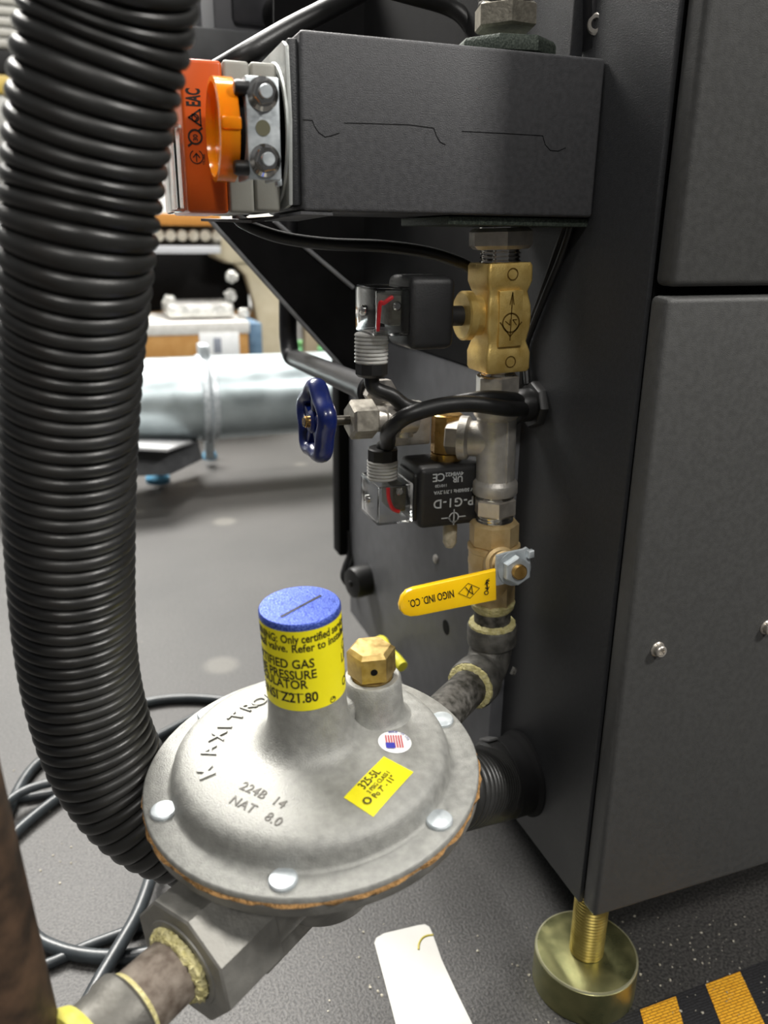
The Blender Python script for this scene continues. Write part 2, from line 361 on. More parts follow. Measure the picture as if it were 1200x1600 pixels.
# ------------------------------------------------------------------ levelling foot
ft = onz(916, 1484, .034); d = dep(ft)
RF = 79*d/FPX
foot = thing('leveling_foot', 'yellow-zinc levelling foot with threaded stud under the cabinet corner', 'machine foot', (ft.x, ft.y, 0))
M = MX.Translation((ft.x, ft.y, 0))
MB().lathe([(RF-.001, 0), (RF, .001), (RF, .0325), (RF-.0012, .0337), (RF-.002, .034), (0, .034)], M, 72).build('pad', yzinc, foot)
MB().lathe([(RF*1.0005, .0322), (RF-.0010, .0341), (RF-.0020, .0342), (RF-.0022, .0338)], M, 72).build('rim', mat('worn_rim', '#c9c7a0', '#d8d6b4', rough=.3, metal=.8), foot)
MB().thread(.0140, 0.034, ZB+.004, M, .0030, 40, .07).build('stud', yzincrim, foot)

# ------------------------------------------------------------------ box on the cabinet side
zb0 = ony(695, 335, YBOX).z; zt0 = ony(700, 67, YBOX).z; xb0 = ony(471, 185, YBOX).x; xb1 = XC-.0005
box = thing('pipe_support_box', 'charcoal sheet-metal box fixed to the cabinet side, pipe passing through it', 'box', ((xb0+xb1)/2, YBOX, zb0))
DB = .095
MB().box((xb0, YBOX, zb0), (xb1, YBOX+DB, zt0), .0022, seg=3).build('body', charcoal, box)
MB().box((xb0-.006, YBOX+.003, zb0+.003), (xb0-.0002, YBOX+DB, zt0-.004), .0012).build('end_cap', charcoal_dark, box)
MB().poly([ony(393, 344, YBOX+.02), ony(470, 330, YBOX+.001), ony(520, 332, YBOX+.001), V((xb0+.02, YBOX+DB-.002, zb0-.002)), V((xb0-.045, YBOX+DB-.002, zb0-.003))], (0, 0, -.0016)).build('bottom_flap', charcoal, box)
sl = MB(); Yq = YBOX-.0002
def seam(pts):
    fn = planar(V((0, Yq, 0)), (1, 0, 0), (0, 0, 1)); q = [(ony(*p, Yq).x, ony(*p, Yq).z) for p in pts]; stroke(sl, fn, q, .0004, .0)
seam([(473, 187), (488, 188)]); seam([(488, 188), (492, 198), (498, 207), (508, 214), (518, 212), (530, 208)]); seam([(538, 192), (580, 193), (640, 195), (678, 200), (682, 212), (688, 222), (696, 226)])
seam([(722, 205), (780, 208), (848, 212), (852, 226), (860, 235), (872, 236), (884, 231)])
sl.build('seam_line', blackpaint, box, 'thin dark seam on the front face')

# ------------------------------------------------------------------ pipe run: everything strung on one nearly upright axis
YP = .515
A0 = ony(790, 0, YP); A1 = ony(769, 970, YP); AX = (A0-A1).normalized()
def ax(py):
    # point of the axis seen at image row py
    lo, hi = -1.0, 2.0
    for _ in range(50):
        t = (lo+hi)/2; p = A1+(A0-A1)*t; v = p-CO; yy = 800-FPX*v.dot(UU)/v.dot(FW)
        if yy > py: lo = t
        else: hi = t
    return A1+(A0-A1)*t
def rr(px_w, py): return px_w/2*dep(ax(py))/FPX
def seg(py0, py1):
    # matrix at the lower end, and length
    lo, hi = ax(py1), ax(py0); return frame(lo, AX), (hi-lo).length
# upper black pipe
M, L = seg(-90, 12); MB().thread(rr(86, 0), 0, L, M, .003, 36, .03).solo('pipe', iron, 'black threaded pipe rising out of the nut above the box', 'pipe')
M, L = seg(8, 48); t = MB().hexa(rr(100, 30), 0, L, M, ph=.25); t.solo('hex_nut', mat('dusty_nut', '#8d887c', '#a8a294', rough=.5, metal=.6, nscale=300, bump=.5, bscale=600), 'dusty hex nut marked 304 on top of the box', 'nut')
M, L = seg(48, 84)
ln = thing('lock_nut', 'wide greenish dusty locknut lying flat on top of the box', 'nut', M.translation)
zc = zt0
MB().lathe([(rr(128, 62), zt0-M.translation.z), (rr(158, 62), zt0-M.translation.z+.003), (rr(158, 62), zt0-M.translation.z+.009), (rr(150, 62), zt0-M.translation.z+.0115)], MX.Translation(M.translation), 8, .2).build('body', greenzinc, ln)
# letters on the nut
# below the box
M, L = seg(338, 350)
fl = MB(); c = ax(344)
fl.box((c.x-.055, c.y-.036, zb0-.0058), (c.x+.045, c.y+.045, zb0-.0006), .001); fl.solo('clamp_plate', greenzinc, 'thin dusty plate clamped under the box around the pipe', 'plate')
M, L = seg(348, 412)
hx = thing('reducer_nut', 'nickel hex fitting marked with raised letters, directly under the box', 'pipe fitting', M.translation)
M1, L1 = seg(356, 389); MB().hexa(rr(104, 372), 0, L1, M1, ph=.25, ch=.003).build('hex', steel, hx)
M1, L1 = seg(386, 411); MB().thread(rr(64, 400), 0, L1, M1, .0022, 32, .08).build('thread', chrome, hx)
M1, L1 = seg(346, 358); MB().thread(rr(70, 350), 0, L1, M1, .0022, 32, .08).build('upper_thread', chrome, hx)
def side_fn(p, n_=(0, -1, 0), upv=None, r=(1, 0, 0)): return planar(p, r, upv or AX)
# brass solenoid body
vb = ax(492); hw = rr(76, 492); zt = (ax(410)-vb).length; zl = (vb-ax(577)).length
sv = thing('solenoid_valve', 'cast brass solenoid valve with black coil pointing left, just below the box', 'valve', ax(577))
Mb = frame(vb, AX, (1, 0, 0))
prof = [(-zl, .93), (-zl+.002, .99), (-zl*.66, 1.0), (-zl*.56, .93), (-zl*.46, .86), (-zl*.36, .90), (-zl*.2, .97), (0, .99), (zt*.2, .97), (zt*.36, .90), (zt*.46, .86), (zt*.56, .93), (zt*.66, 1.0), (zt-.002, .99), (zt, .93)]
bb = MB(); rings = []
def rsq(h, b=.14, k=4):
    o = []; c = h*(1-b)
    for q in range(4):
        cx = c*(1 if q in (0, 3) else -1); cy = c*(1 if q in (0, 1) else -1)
        for j in range(k+1):
            a = PI/2*q+PI/2*j/k; o.append((cx+h*b*math.cos(a), cy+h*b*math.sin(a)))
    return o
for z, k in prof:
    rings.append([bb.b.verts.new(Mb @ V((x, y*.98/max(k, .01)*min(1, k*1.02), z))) for x, y in rsq(hw*k)])
n = len(rings[0])
for A, B in zip(rings[:-1], rings[1:]):
    for i in range(n): bb.b.faces.new((A[i], A[(i+1) % n], B[(i+1) % n], B[i]))
bb.b.faces.new(rings[0][::-1]); bb.b.faces.new(rings[-1])
bb.build('body', brass, sv, sharp=50)
bp = MB(); fy = -hw*.985
bp.box((-hw*.52, fy-.0012, -zl*.52), (hw*.52, fy+.004, zt*.50), .0006, M=Mb); plate = bp.build('raised_plate', brass, sv)
mk = MB(); fn = planar(Mb @ V((0, fy-.0013, 0)), (1, 0, 0), AX)
stroke(mk, fn, [(0, -hw*.9), (0, hw*.95)], .0008); stroke(mk, fn, [(-.0015, hw*.5), (0, hw*.95), (.0015, hw*.5)], .0007)
ringpoly(mk, lambda v: fn(v+V((0, -hw*.22, 0))), hw*.34, hw*.40); stroke(mk, fn, [(-hw*.48, -hw*.2), (0, -hw*.75), (hw*.48, -hw*.2)], .0008)
stroke(mk, fn, [(-hw*.25, -hw*.15), (-hw*.05, -hw*.3), (-hw*.05, -hw*.1)], .0006); stroke(mk, fn, [(hw*.25, -hw*.3), (hw*.08, -hw*.1), (hw*.25, -hw*.1)], .0006)
for zz, sgn in ((zt*.80, 1), (-zl*.80, 1)): ringpoly(mk, lambda v: planar(Mb @ V((.001, -hw*.99, zz)), (1, 0, 0), AX)(v), .0034, .0041, n=24, h=.0003)
mk.build('cast_mark', mat('brass_groove', '#6e5424', '#80642e', rough=.5, metal=.7), sv)
M2 = frame(vb, (-1, 0, 0), AX)
MB().lathe([(hw*.8, hw*.8), (hw*.8, hw+.005), (hw*.98, hw+.006), (hw*.98, hw+.011), (hw*.9, hw+.012)], M2, 40).build('bonnet', brass, sv)
def pbox(px0, py0, px1, py1, Yf, depth, bev, mt, name, parent, seg=3):
    xm = (px0+px1)/2; ym = (py0+py1)/2
    lo = V((ony(px0, ym, Yf).x, Yf, ony(xm, py1, Yf).z)); hi = V((ony(px1, ym, Yf).x, Yf+depth, ony(xm, py0, Yf).z))
    MB().box(lo, hi, bev, seg=seg).build(name, mt, parent); return lo, hi
def shell(lo, hi, t, name, parent):
    t = V((t, t, t)); s = MB(); s.box(lo, hi, .0016); s.box(lo+t, hi-t, .0008, flip=True); return s.build(name, clear, parent)
YF = YP-.021
pbox(641, 432, 712, 547, YF, .044, .005, coilmat, 'coil', sv)
MB().lathe([(hw*.4, hw+.004), (hw*.4, hw+.03)], M2, 24).build('armature_tube', coilmat, sv)
pbox(628, 452, 652, 522, YF+.004, .034, .002, rubber, 'connector_gasket', sv)
lo = V((ony(585, 485, YF).x, YF, ony(612, 526, YF).z)); hi = V((ony(642, 485, YF).x, YF+.040, ony(612, 449, YF).z))
shell(lo, hi, .0018, 'connector_cover', sv)
MB().box((lo.x+.012, YF+.006, lo.z+.006), (hi.x-.003, YF+.034, hi.z-.005), .002).build('terminal_block', innards, sv)
rw = MB(); rw.tube([V((lo.x+.005, YF+.008, lo.z+.003)), V((lo.x+.0055, YF+.005, lo.z+.02)), V((lo.x+.008, YF+.005, hi.z-.01)), V((lo.x+.014, YF+.005, hi.z-.006))], .0014, 8); rw.build('red_wire', redwire, sv)
s_ = MB(); s_.lathe([(.003, 0), (.003, .002), (.002, .003), (0, .003)], frame(V((lo.x+.017, YF+.0065, hi.z-.012)), (0, -1, 0)), 16); s_.build('terminal_screw', chrome, sv)
s_ = MB(); s_.lathe([(.0035, 0), (.0035, .002), (.002, .003), (0, .002)], frame(V((lo.x, YF+.02, (lo.z+hi.z)/2)), (-1, 0, 0)), 16); s_.build('cover_screw', chrome, sv)
gx = (ony(582, 545, YF+.018)); R_ = 27*dep(gx)/FPX
Mg = MX.Translation((gx.x, YF+.020, 0)); z0 = ony(582, 567, YF+.02).z; z1 = lo.z
MB().thread(R_, z0, z1+.0004, Mg, .0022, 32, .07).build('gland_thread', mat('clear_thread', '#a8a7a3', '#c6c5c1', rough=.15, trans=.35, ior=1.2), sv)
zz0 = ony(582, 588, YF+.02).z
MB().lathe([(R_*.80, zz0), (R_*.98, zz0+.002), (R_*.98, z0), (R_*.8, z0+.0005)], Mg, 10).build('gland_nut', rubber, sv)
G1 = V((gx.x, YF+.020, zz0))
# upper nipple
def nipple(py0, pyh0, pyh1, py1, wt, wh, label, mh=steel, name='hex_nipple'):
    M, L = seg(py0, py1); t = thing(name, label, 'pipe fitting', M.translation)
    M1, L1 = seg(pyh0, pyh1); MB().hexa(rr(wh, pyh0), 0, L1, M1, ph=.25).build('hex', mh, t)
    M1, L1 = seg(py0, pyh0+1); MB().thread(rr(wt, py0), 0, L1, M1, .0022, 32, .08).build('upper_thread', chrome, t)
    M1, L1 = seg(pyh1-1, py1); MB().thread(rr(wt, py1), 0, L1, M1, .0022, 32, .08).build('lower_thread', chrome, t)
nipple(576, 585, 616, 632, 56, 70, 'shiny hex nipple between the brass valve and the steel tee')
# tee
M, L = seg(628, 771); tee = thing('pipe_tee', 'cast stainless pipe tee with its branch pointing left', 'pipe fitting', M.translation)
rb, rc = rr(61, 700), rr(71, 700)
MB().lathe([(rc*.8, 0), (rc*.96, .0004), (rc, .0015), (rc, .0085), (rc*.97, .0095), (rb, .012), (rb, L-.012), (rc*.97, L-.0095), (rc, L-.0085), (rc, L-.0015), (rc*.96, L-.0004), (rc*.8, L)], M, 48).build('body', steelcast, tee)
MB().box((-.0008, -rb-.0011, .012), (.0008, -rb+.002, L-.012), .0004, M=M @ MX.Rotation(.12, 4, 'Z')).build('casting_rib', steelcast, tee)
bc = ax(688); bl = .027; BD = V((-1, .75, 0)).normalized(); Mt = frame(bc, BD, AX)
MB().lathe([(rb*.92, 0), (rb*.92, bl-.008), (rc*.98, bl-.006), (rc*.98, bl), (rc*.7, bl)], Mt, 40).build('branch', steelcast, tee)
nipple(768, 776, 802, 814, 58, 68, 'shiny hex nipple between the steel tee and the ball valve')
# second solenoid: brass elbow block hanging left of the tee, coil below
bx = bc+BD*(bl+.024)
MB().hexa(rb*.92, bl, bl+.010, Mt, ph=.2).solo('hex_bushing', steel, 'steel hex bushing screwed into the left branch of the tee', 'pipe fitting')
Yb = bx.y
bxx = ony(698, 690, Yb); v2 = thing('solenoid_valve', 'brass solenoid valve with printed black coil hanging below it, left of the steel tee', 'valve', (bxx.x, Yb, ony(698, 825, Yb).z))
zA, zB, zC_, zD = (ony(698, y, Yb).z for y in (646, 706, 722, 734))
r1 = 25*dep(bxx)/FPX; Mv = MX.Translation((bxx.x, Yb, 0))
vbm = MB(); vbm.hexa(r1, zB, zA, Mv, n=8, ph=.3); vbm.lathe([(r1*1.0, zC_), (r1*.98, zB), (r1*.8, zB)], Mv, 32); vbm.lathe([(r1*1.3, zD), (r1*1.3, zC_), (r1*1.1, zC_)], Mv, 6, .3)
vbm.build('body', brassm, v2)
YG = Yb-.022
lo2, hi2 = pbox(656, 728, 768, 822, YG, .044, .0045, coilmat, 'coil', v2)
ct = MB()
def coiltext(t, px, py, size, bold=.01, sp=1.0):
    o = ony(px, py, YG-.0001); ct.text(t, size, planar(o, (-1, 0, 0), (0, 0, -1)), .00008, 'RIGHT', bold, sp)
coiltext('YP-G1-D', 677, 782, .0098, .012, 1.12); coiltext('CE', 676, 741, .0088, .01, .9); coiltext('UR', 707, 745, .0066, .02); coiltext('4W8422', 696, 739, .0042, .02)
coiltext('V 50/60Hz 1.7/1.2VA', 678, 768, .0038, .02); coiltext('110/120', 680, 758, .003, .01)
fnc = planar(ony(709, 808, YG-.0002), (1, 0, 0), (0, 0, 1)); ringpoly(ct, fnc, .0032, .0042, n=24); stroke(ct, fnc, [(-.010, 0), (-.0035, 0)], .0009); stroke(ct, fnc, [(.0045, 0), (.0095, 0)], .0009); stroke(ct, fnc, [(0, -.006), (0, .006)], .0009); stroke(ct, fnc, [(-.005, 0), (0, -.005), (.003, -.002)], .0007)
ct.build('coil_print', whiteink, v2, 'white printing upside down')
pbox(646, 742, 660, 815, YG+.006, .034, .002, rubber, 'connector_gasket', v2)
lo = V((ony(590, 790, YG).x, YG, ony(616, 820, YG).z)); hi = V((ony(646, 790, YG).x, YG+.040, ony(616, 758, YG).z))
shell(lo, hi, .0018, 'connector_cover', v2)
MB().box((lo.x+.014, YG+.007, lo.z+.007), (hi.x-.003, YG+.032, hi.z-.004), .002).build('terminal_block', innards, v2)
rw = MB(); rw.tube([V((lo.x+.010, YG+.006, hi.z-.003)), V((lo.x+.0105, YG+.005, hi.z-.012)), V((lo.x+.014, YG+.0055, hi.z-.020)), V((lo.x+.019, YG+.006, hi.z-.023))], .0015, 8); rw.build('red_wire', redwire, v2)
s_ = MB(); s_.lathe([(.003, 0), (.003, .002), (.002, .003), (0, .003)], frame(V((lo.x+.019, YG+.0066, hi.z-.007)), (0, -1, 0)), 16); s_.build('terminal_screw', chrome, v2)
s_ = MB(); s_.lathe([(.0035, 0), (.0035, .002), (.002, .003), (0, .002)], frame(V((lo.x, YG+.02, (lo.z+hi.z)/2)), (-1, 0, 0)), 16); s_.build('cover_screw', chrome, v2)
gx = ony(599, 735, YG+.018); R_ = 24.5*dep(gx)/FPX; Mg = MX.Translation((gx.x, YG+.020, 0)); z0 = hi.z-.0004; z1 = ony(599, 718, YG+.02).z; z2 = ony(599, 699, YG+.02).z
MB().thread(R_, z0, z1, Mg, .0021, 32, .07).build('gland_thread', MATS['clear_thread'], v2)
MB().lathe([(R_*.8, z1-.0005), (R_*.98, z1), (R_*.98, z2-.001), (R_*.9, z2), (R_*.62, z2)], Mg, 10).build('gland_nut', rubber, v2)
G2 = V((gx.x, YG+.020, z2-.001))
c0 = ony(700, 826, Yb); nb = MB(); rN = 11*dep(c0)/FPX
nb.lathe([(rN*.6, -.014), (rN, -.010), (rN, .004), (rN*.8, .006)], MX.Translation((c0.x, Yb-.004, c0.z)), 20); nb.build('coil_nut', mat('dusty_plug', '#a8a08c', '#c4bca8', rough=.6, nscale=300), v2)
# cables of the two solenoids
gl = onx(838, 632, XC)
gl_ = gl+V((-.0165, 0, 0))
MB().tube([G1+V((0, 0, .001)), G1+V((.002, 0, -.008)), ony(612, 618, YF+.018), ony(634, 634, YF+.016), ony(665, 640, YF+.012), ony(705, 630, YF+.003), ony(757, 622, YP-.030), ony(800, 624, YP-.020), gl_+V((0, -.002, .004))], .0052, 12).solo('solenoid_cable', rubber, 'black cable drooping from the upper clear connector to the cabinet side', 'cable')
MB().tube([G2+V((0, 0, .001)), G2+V((.001, -.008, .006)), ony(607, 675, YP-.006), ony(622, 659, YP-.022), ony(645, 646, YP-.028), ony(690, 634, YP-.030), ony(735, 631, YP-.034), ony(790, 638, YP-.034), ony(815, 640, YP-.01), gl_+V((0, .006, -.012))], .0056, 12).solo('solenoid_cable', rubber, 'black cable arching up from the lower clear connector to the cabinet side', 'cable')
# hand valve with blue wheel
Yh = YP+.005
hc = ony(566, 655, Yh); hd = V((-1, -.05, .03)).normalized(); Mh = frame(hc, hd, (0, 0, 1))
hv = thing('hand_valve', 'small shut-off valve with a blue handwheel pointing left', 'valve', hc)
k = dep(hc)/FPX
hm = MB(); hm.hexa(31*k, -20*k, 22*k, Mh, ph=.1, ch=.002); hm.build('bonnet_nut', mat('dull_nickel', '#8f8a80', '#a8a398', rough=.4, r2=.5, metal=.75, nscale=200, bump=.3), hv)
hm = MB(); hm.lathe([(24*k, -60*k), (24*k, -36*k), (21*k, -34*k), (21*k, -19*k)], Mh, 32); hm.lathe([(27*k, -88*k), (27*k, -58*k)], Mh, 32)
hm.lathe([(17*k, -45*k), (17*k, 0)], frame(hc-hd*70*k, (0, 0, -1)) @ MX.Translation((0, 0, 30*k)), 20)
hm.build('body', steel, hv)
MB().lathe([(7.5*k, 20*k), (7.5*k, 96*k)], Mh, 20).build('stem', mat('dark_stem', '#3d3a34', '#57534b', rough=.4, metal=.7), hv)
# handwheel: wavy rim, hub, five spokes
Mw = Mh @ MX.Translation((0, 0, 76*k)); RW = 62*k; wb = MB(); vs = []; NA, NB_ = 80, 14
def wob(a): return 1+.075*math.cos(5*a)
for i in range(NA):
    a = 2*PI*i/NA; row = []
    for j in range(NB_):
        q = 2*PI*j/NB_; ro = RW*wob(a)-12*k+math.cos(q)*12*k; row.append(wb.b.verts.new(Mw @ V((ro*math.cos(a), ro*math.sin(a), math.sin(q)*15*k))))
    vs.append(row)
for i in range(NA):
    for j in range(NB_): wb.b.faces.new((vs[i][j], vs[(i+1) % NA][j], vs[(i+1) % NA][(j+1) % NB_], vs[i][(j+1) % NB_]))
wb.build('wheel_rim', bluewheel, hv)
wb = MB(); wb.lathe([(18*k, -12*k), (18*k, 8*k), (14*k, 12*k), (0, 12*k)], Mw, 28)
wb.build('hub', bluewheel, hv)
for i in range(5):
    a = 2*PI*i/5; wb = MB(); wb.box((10*k, -7*k, -7*k), (RW*1.0-8*k, 7*k, 7*k), 2.5*k, M=Mw @ MX.Rotation(a, 4, 'Z')); wb.build('spoke', bluewheel, hv)
MB().lathe([(9*k, 11*k), (9*k, 17*k), (6*k, 20*k), (2*k, 20*k), (2*k, 17*k), (0, 17*k)], Mw, 20).build('wheel_screw', brassm, hv)
# block behind the crossing cables
p = ony(640, 672, Yh+.012)
p = ony(636, 668, YP+.046); MB().box(p+V((-.016, -.010, -.012)), p+V((.016, .014, .018)), .002).solo('manifold_block', steelcast, 'small steel block behind the crossing cables, left of the tee', 'block')
# bent dark pipe leading to the hand valve
bpz = MB(); a0 = ony(451, 300, .90); a1 = ony(451, 535, .90); a2 = ony(462, 560, .885); a3 = ony(585, 612, Yh+.030)
th = thing('bent_pipe', 'dark painted pipe dropping vertically then bending towards the blue-wheel valve', 'pipe', a1)
MB().tube([a0, a1+V((0, 0, .03)), a1, a1+(a2-a1)*.6+V((-.002, 0, -.004)), a2+(a3-a2)*.05, a2+(a3-a2)*.4, a3], .0100, 20, 10).build('tube', blacksteel, th)
M = frame(a3, (a3-a2)); MB().lathe([(.0100, -.012), (.0125, -.011), (.0125, -.002), (.011, 0)], M, 28).build('collar', blacksteel, th)
MB().lathe([(.009, -.001), (.009, .012), (.012, .013), (.012, .024), (.009, .025)], M, 6).build('end_fitting', steel, th)
# ball valve
M, L = seg(808, 950)
bv = thing('ball_valve', 'brass ball valve with yellow lever handle below the steel tee', 'valve', M.translation)
M1, L1 = seg(812, 850); MB().hexa(rr(77, 830), 0, L1, M1, n=8, ph=.2, ch=.0025).build('upper_hex', brasslight, bv)
M1, L1 = seg(848, 938); r0 = rr(80, 870)
MB().lathe([(r0*.80, 0), (r0*.82, L1*.12), (r0*.80, L1*.22), (r0*.86, L1*.34), (r0*.97, L1*.48), (r0*.98, L1*.66), (r0*1.0, L1*.68), (r0*1.0, L1*.74), (r0*.98, L1*.76), (r0*.98, L1*.90), (r0*1.02, L1*.92), (r0*1.02, L1*.98), (r0*.9, L1)], M1, 48).build('body', brasslight, bv)
M1, L1 = seg(898, 944); MB().hexa(rr(68, 920), 0, L1, M1, n=8, ph=.2, ch=.002).build('lower_hex', brasslight, bv)
sc = ax(878); YL = YP-.052
LP = ony(803, 888, YL)
ls = LP+V((0, .006, 0)); sd = (sc-ls).normalized()
M1 = frame(ls, sd); MB().lathe([(.0065, -.004), (.0065, .012), (.010, .013), (.010, .022), (.0125, .023), (.0125, .06)], M1, 28).build('stem_boss', brasslight, bv)
LN = V((-.10, -1, .12)).normalized()
lu = (ony(640, 940, YL)-ony(803, 888, YL)); lu = (lu-LN*lu.dot(LN)).normalized(); lv = LN.cross(lu)
if lv.z < 0: lv = -lv
kk = dep(LP)/FPX
def lev(px, py, h=0.):
    r = ray(px, py); t = ((LP+LN*h-CO).dot(LN))/r.dot(LN); return CO+r*t
hp = [lev(*q) for q in ((776, 868), (790, 864), (818, 858), (823, 855), (830, 860), (829, 880), (822, 904), (806, 909), (780, 915), (774, 916))]
MB().poly(hp, -LN*.0028, .0006).build('lever_plate', zinc, bv)
MB().poly([lev(821, 859), lev(830, 857), lev(830, 868), lev(821, 870)], LN*.006, .0006).build('stop_tab', zinc, bv)
hp = [lev(*q) for q in ((774, 889), (645, 918), (635, 922), (627, 931), (623, 944), (624, 953), (630, 960), (640, 963), (652, 962), (775, 937))]
MB().poly([q+LN*.0028 for q in hp], -LN*.0075, .0024).build('lever_grip', leveryellow, bv)
Mn = frame(LP+LN*.0002, LN, (1, 0, .2)); nb = MB(); nb.lathe([(.0125*1.0, 0), (.0125, .001), (.0105, .0015)], Mn, 32); nb.hexa(.0105, .001, .0082, Mn, ph=.3); nb.build('lever_nut', zinc, bv)
MB().lathe([(.0055, .006), (.0055, .0105), (.0046, .0115), (0, .0112)], Mn, 24).build('stem_end', brassm, bv)
lt = MB(); ld = (lev(660, 935)-lev(735, 917)).normalized()
def ltext(t, px, py, size, bold=.0): lt.text(t, size, planar(lev(px, py, .0030), ld, LN.cross(ld)), .00006, 'LEFT', bold, 1., .62)
ltext('NIGO IND. CO.', 709, 921.5, .0078, .012)
fl_ = planar(lev(733, 923, .0031), -ld, -LN.cross(ld))
stroke(lt, fl_, [(-.0078, 0), (0, .0056), (.0078, 0), (0, -.0056), (-.0078, 0)], .0004); stroke(lt, fl_, [(-.0018, -.0032), (.0022, .0032), (.0024, -.003), (-.0004, -.0002), (-.0022, .003)], .0006)
stroke(lt, planar(lev(761, 915, .0031), -ld, -LN.cross(ld)), [(0, -.003), (0, .003)], .0009)
fs_ = planar(lev(761, 915, .0031), -ld, -LN.cross(ld)); stroke(lt, fs_, [(-.0013, .0012), (0, .0032), (.0013, .0012)], .0006); stroke(lt, fs_, [(-.0013, -.0012), (0, -.0032), (.0013, -.0012)], .0006)
ringpoly(lt, planar(lev(760, 926, .0031), -ld, -LN.cross(ld)), .0011, .0017, n=16); stroke(lt, planar(lev(762, 907, .0031), -ld, -LN.cross(ld)), [(-.0012, -.001), (.0012, -.0004), (-.001, .0004), (.0012, .001)], .0005)
lt.build('lever_print', ink, bv, 'black lettering printed upside down on the grip')
bt = MB()
for i, ch in enumerate('DURA'):
    a = -PI/2-.55+i*.27; Mq = seg(862, 862.5)[0]; fn = planar(Mq @ V((r0*1.0*math.cos(a), r0*1.0*math.sin(a), 0)), V((-math.sin(a), math.cos(a), 0)), AX); bt.text(ch, .0062, fn, .0005)
bt.build('raised_letters', brasslight, bv)
M1, L1 = seg(936, 952); MB().lathe([(rr(58, 945)*.98, 0), (rr(66, 945), L1*.3), (rr(70, 945), L1*.8), (rr(64, 945), L1)], M1, 40).solo('sealant_ring', paste, 'ring of yellow pipe sealant just under the ball valve', 'sealant')
M1, L1 = seg(944, 985); MB().cyl(rr(57, 960), 0, L1, M1, 40).solo('pipe_nipple', iron, 'short black pipe nipple between ball valve and elbow', 'pipe')

# ------------------------------------------------------------------ regulator (its own tilted frame)
RC = V((0.0915, 0.3585, 0.3504-.025)); RN = V((-0.0591, -0.0352, .9976)).normalized()
RA = V((0, 1, 0)).cross(RN).normalized(); RB = RN.cross(RA); PHI = 2.186
MRG = MX((RA, RB, RN)).transposed().to_4x4(); MRG.translation = RC
def rloc(px, py, h):
    r = ray(px, py); t = (RC+RN*h-CO).dot(RN)/r.dot(RN); p = CO+r*t-RC; return p.dot(RA), p.dot(RB)
reg = thing('gas_regulator', 'round cast aluminium gas pressure regulator with blue-capped tower and yellow label', 'regulator', RC-RN*.075)
DOME = [(.0895, -.0035), (.0895, -.0008), (.0886, 0), (.0770, 0), (.0758, .0006), (.0748, .0022), (.0740, .0062), (.0728, .0098), (.0706, .0124), (.0670, .0141), (.060, .0150), (.052, .0160), (.044, .0170), (.036, .0180), (.0305, .0190), (.0275, .0204), (.0252, .0226), (.0234, .0256), (.0220, .0296), (.0211, .0345), (.0206, .040), (.0203, .046), (.0202, .070), (.0201, .0930)]
def dz(r):
    D = DOME[2:]
    for (r0_, z0_), (r1_, z1_) in zip(D[:-1], D[1:]):
        if r1_ <= r <= r0_: return z0_+(z1_-z0_)*(r0_-r)/(r0_-r1_)
    return 0. if r > .08 else .09
cv = MB(); cv.lathe([(.080, -.0035)]+DOME+[(.0185, .0932)], MRG, 96)
cv.build('upper_cover', alu, reg, sharp=50)
# web joining the tower and the vent boss
bu, bvv = rloc(583, 1090, .027); ba = math.atan2(bvv, bu); bd = math.hypot(bu, bvv)
Mbz = MRG @ MX.Translation((bu, bvv, 0))
vbm = MB(); vbm.lathe([(.0215, .0148), (.0185, .0172), (.0170, .0200), (.0164, .0280), (.0158, .0400), (.0146, .0416), (.0118, .0416), (.0114, .0400)], Mbz, 48)
vbm.build('vent_boss', alu, reg, sharp=50)
wbm = MB(); wbm.box((.012, -.007, .012), (bd-.006, .007, .034), .003, M=MRG @ MX.Rotation(ba, 4, 'Z')); wbm.build('boss_web', alu, reg)
pv = Mbz @ V((0, 0, .0505)); dirh = (CO-pv); dirh = dirh-RN*dirh.dot(RN); dirh.normalize(); HR = math.atan2(dirh.dot(RB), dirh.dot(RA))-PI/6+.10
vc = MB(); M4 = Mbz @ MX.Rotation(HR, 4, 'Z'); vc.lathe([(.0110, .0395), (.0112, .0405), (.0112, .0425), (.0098, .0428)], M4, 36)
vc.lathe([(.0114, .0425), (.0132, .0438), (.0132, .0578), (.0108, .0598), (0, .0601)], M4, 6, 0.0)
vco = vc.build('vent_cap', mat('cap_brass', '#ab9159', '#c2a86c', rough=.3, r2=.42, metal=.8, nscale=260, bump=.15), reg)
best = None
for i in range(6):
    a = HR+PI/6+i*PI/3; v = MRG.to_3x3() @ V((math.cos(a), math.sin(a), 0))
    if best is None or v.dot(dirh) > best[0]: best = (v.dot(dirh), v)
MB().lathe([(.0019, -.002), (.0019, .0002), (0, .0002)], frame(pv+best[1]*.0132*math.cos(PI/6), best[1]), 20).build('vent_hole', blackpaint, vco, 'small dark hole')
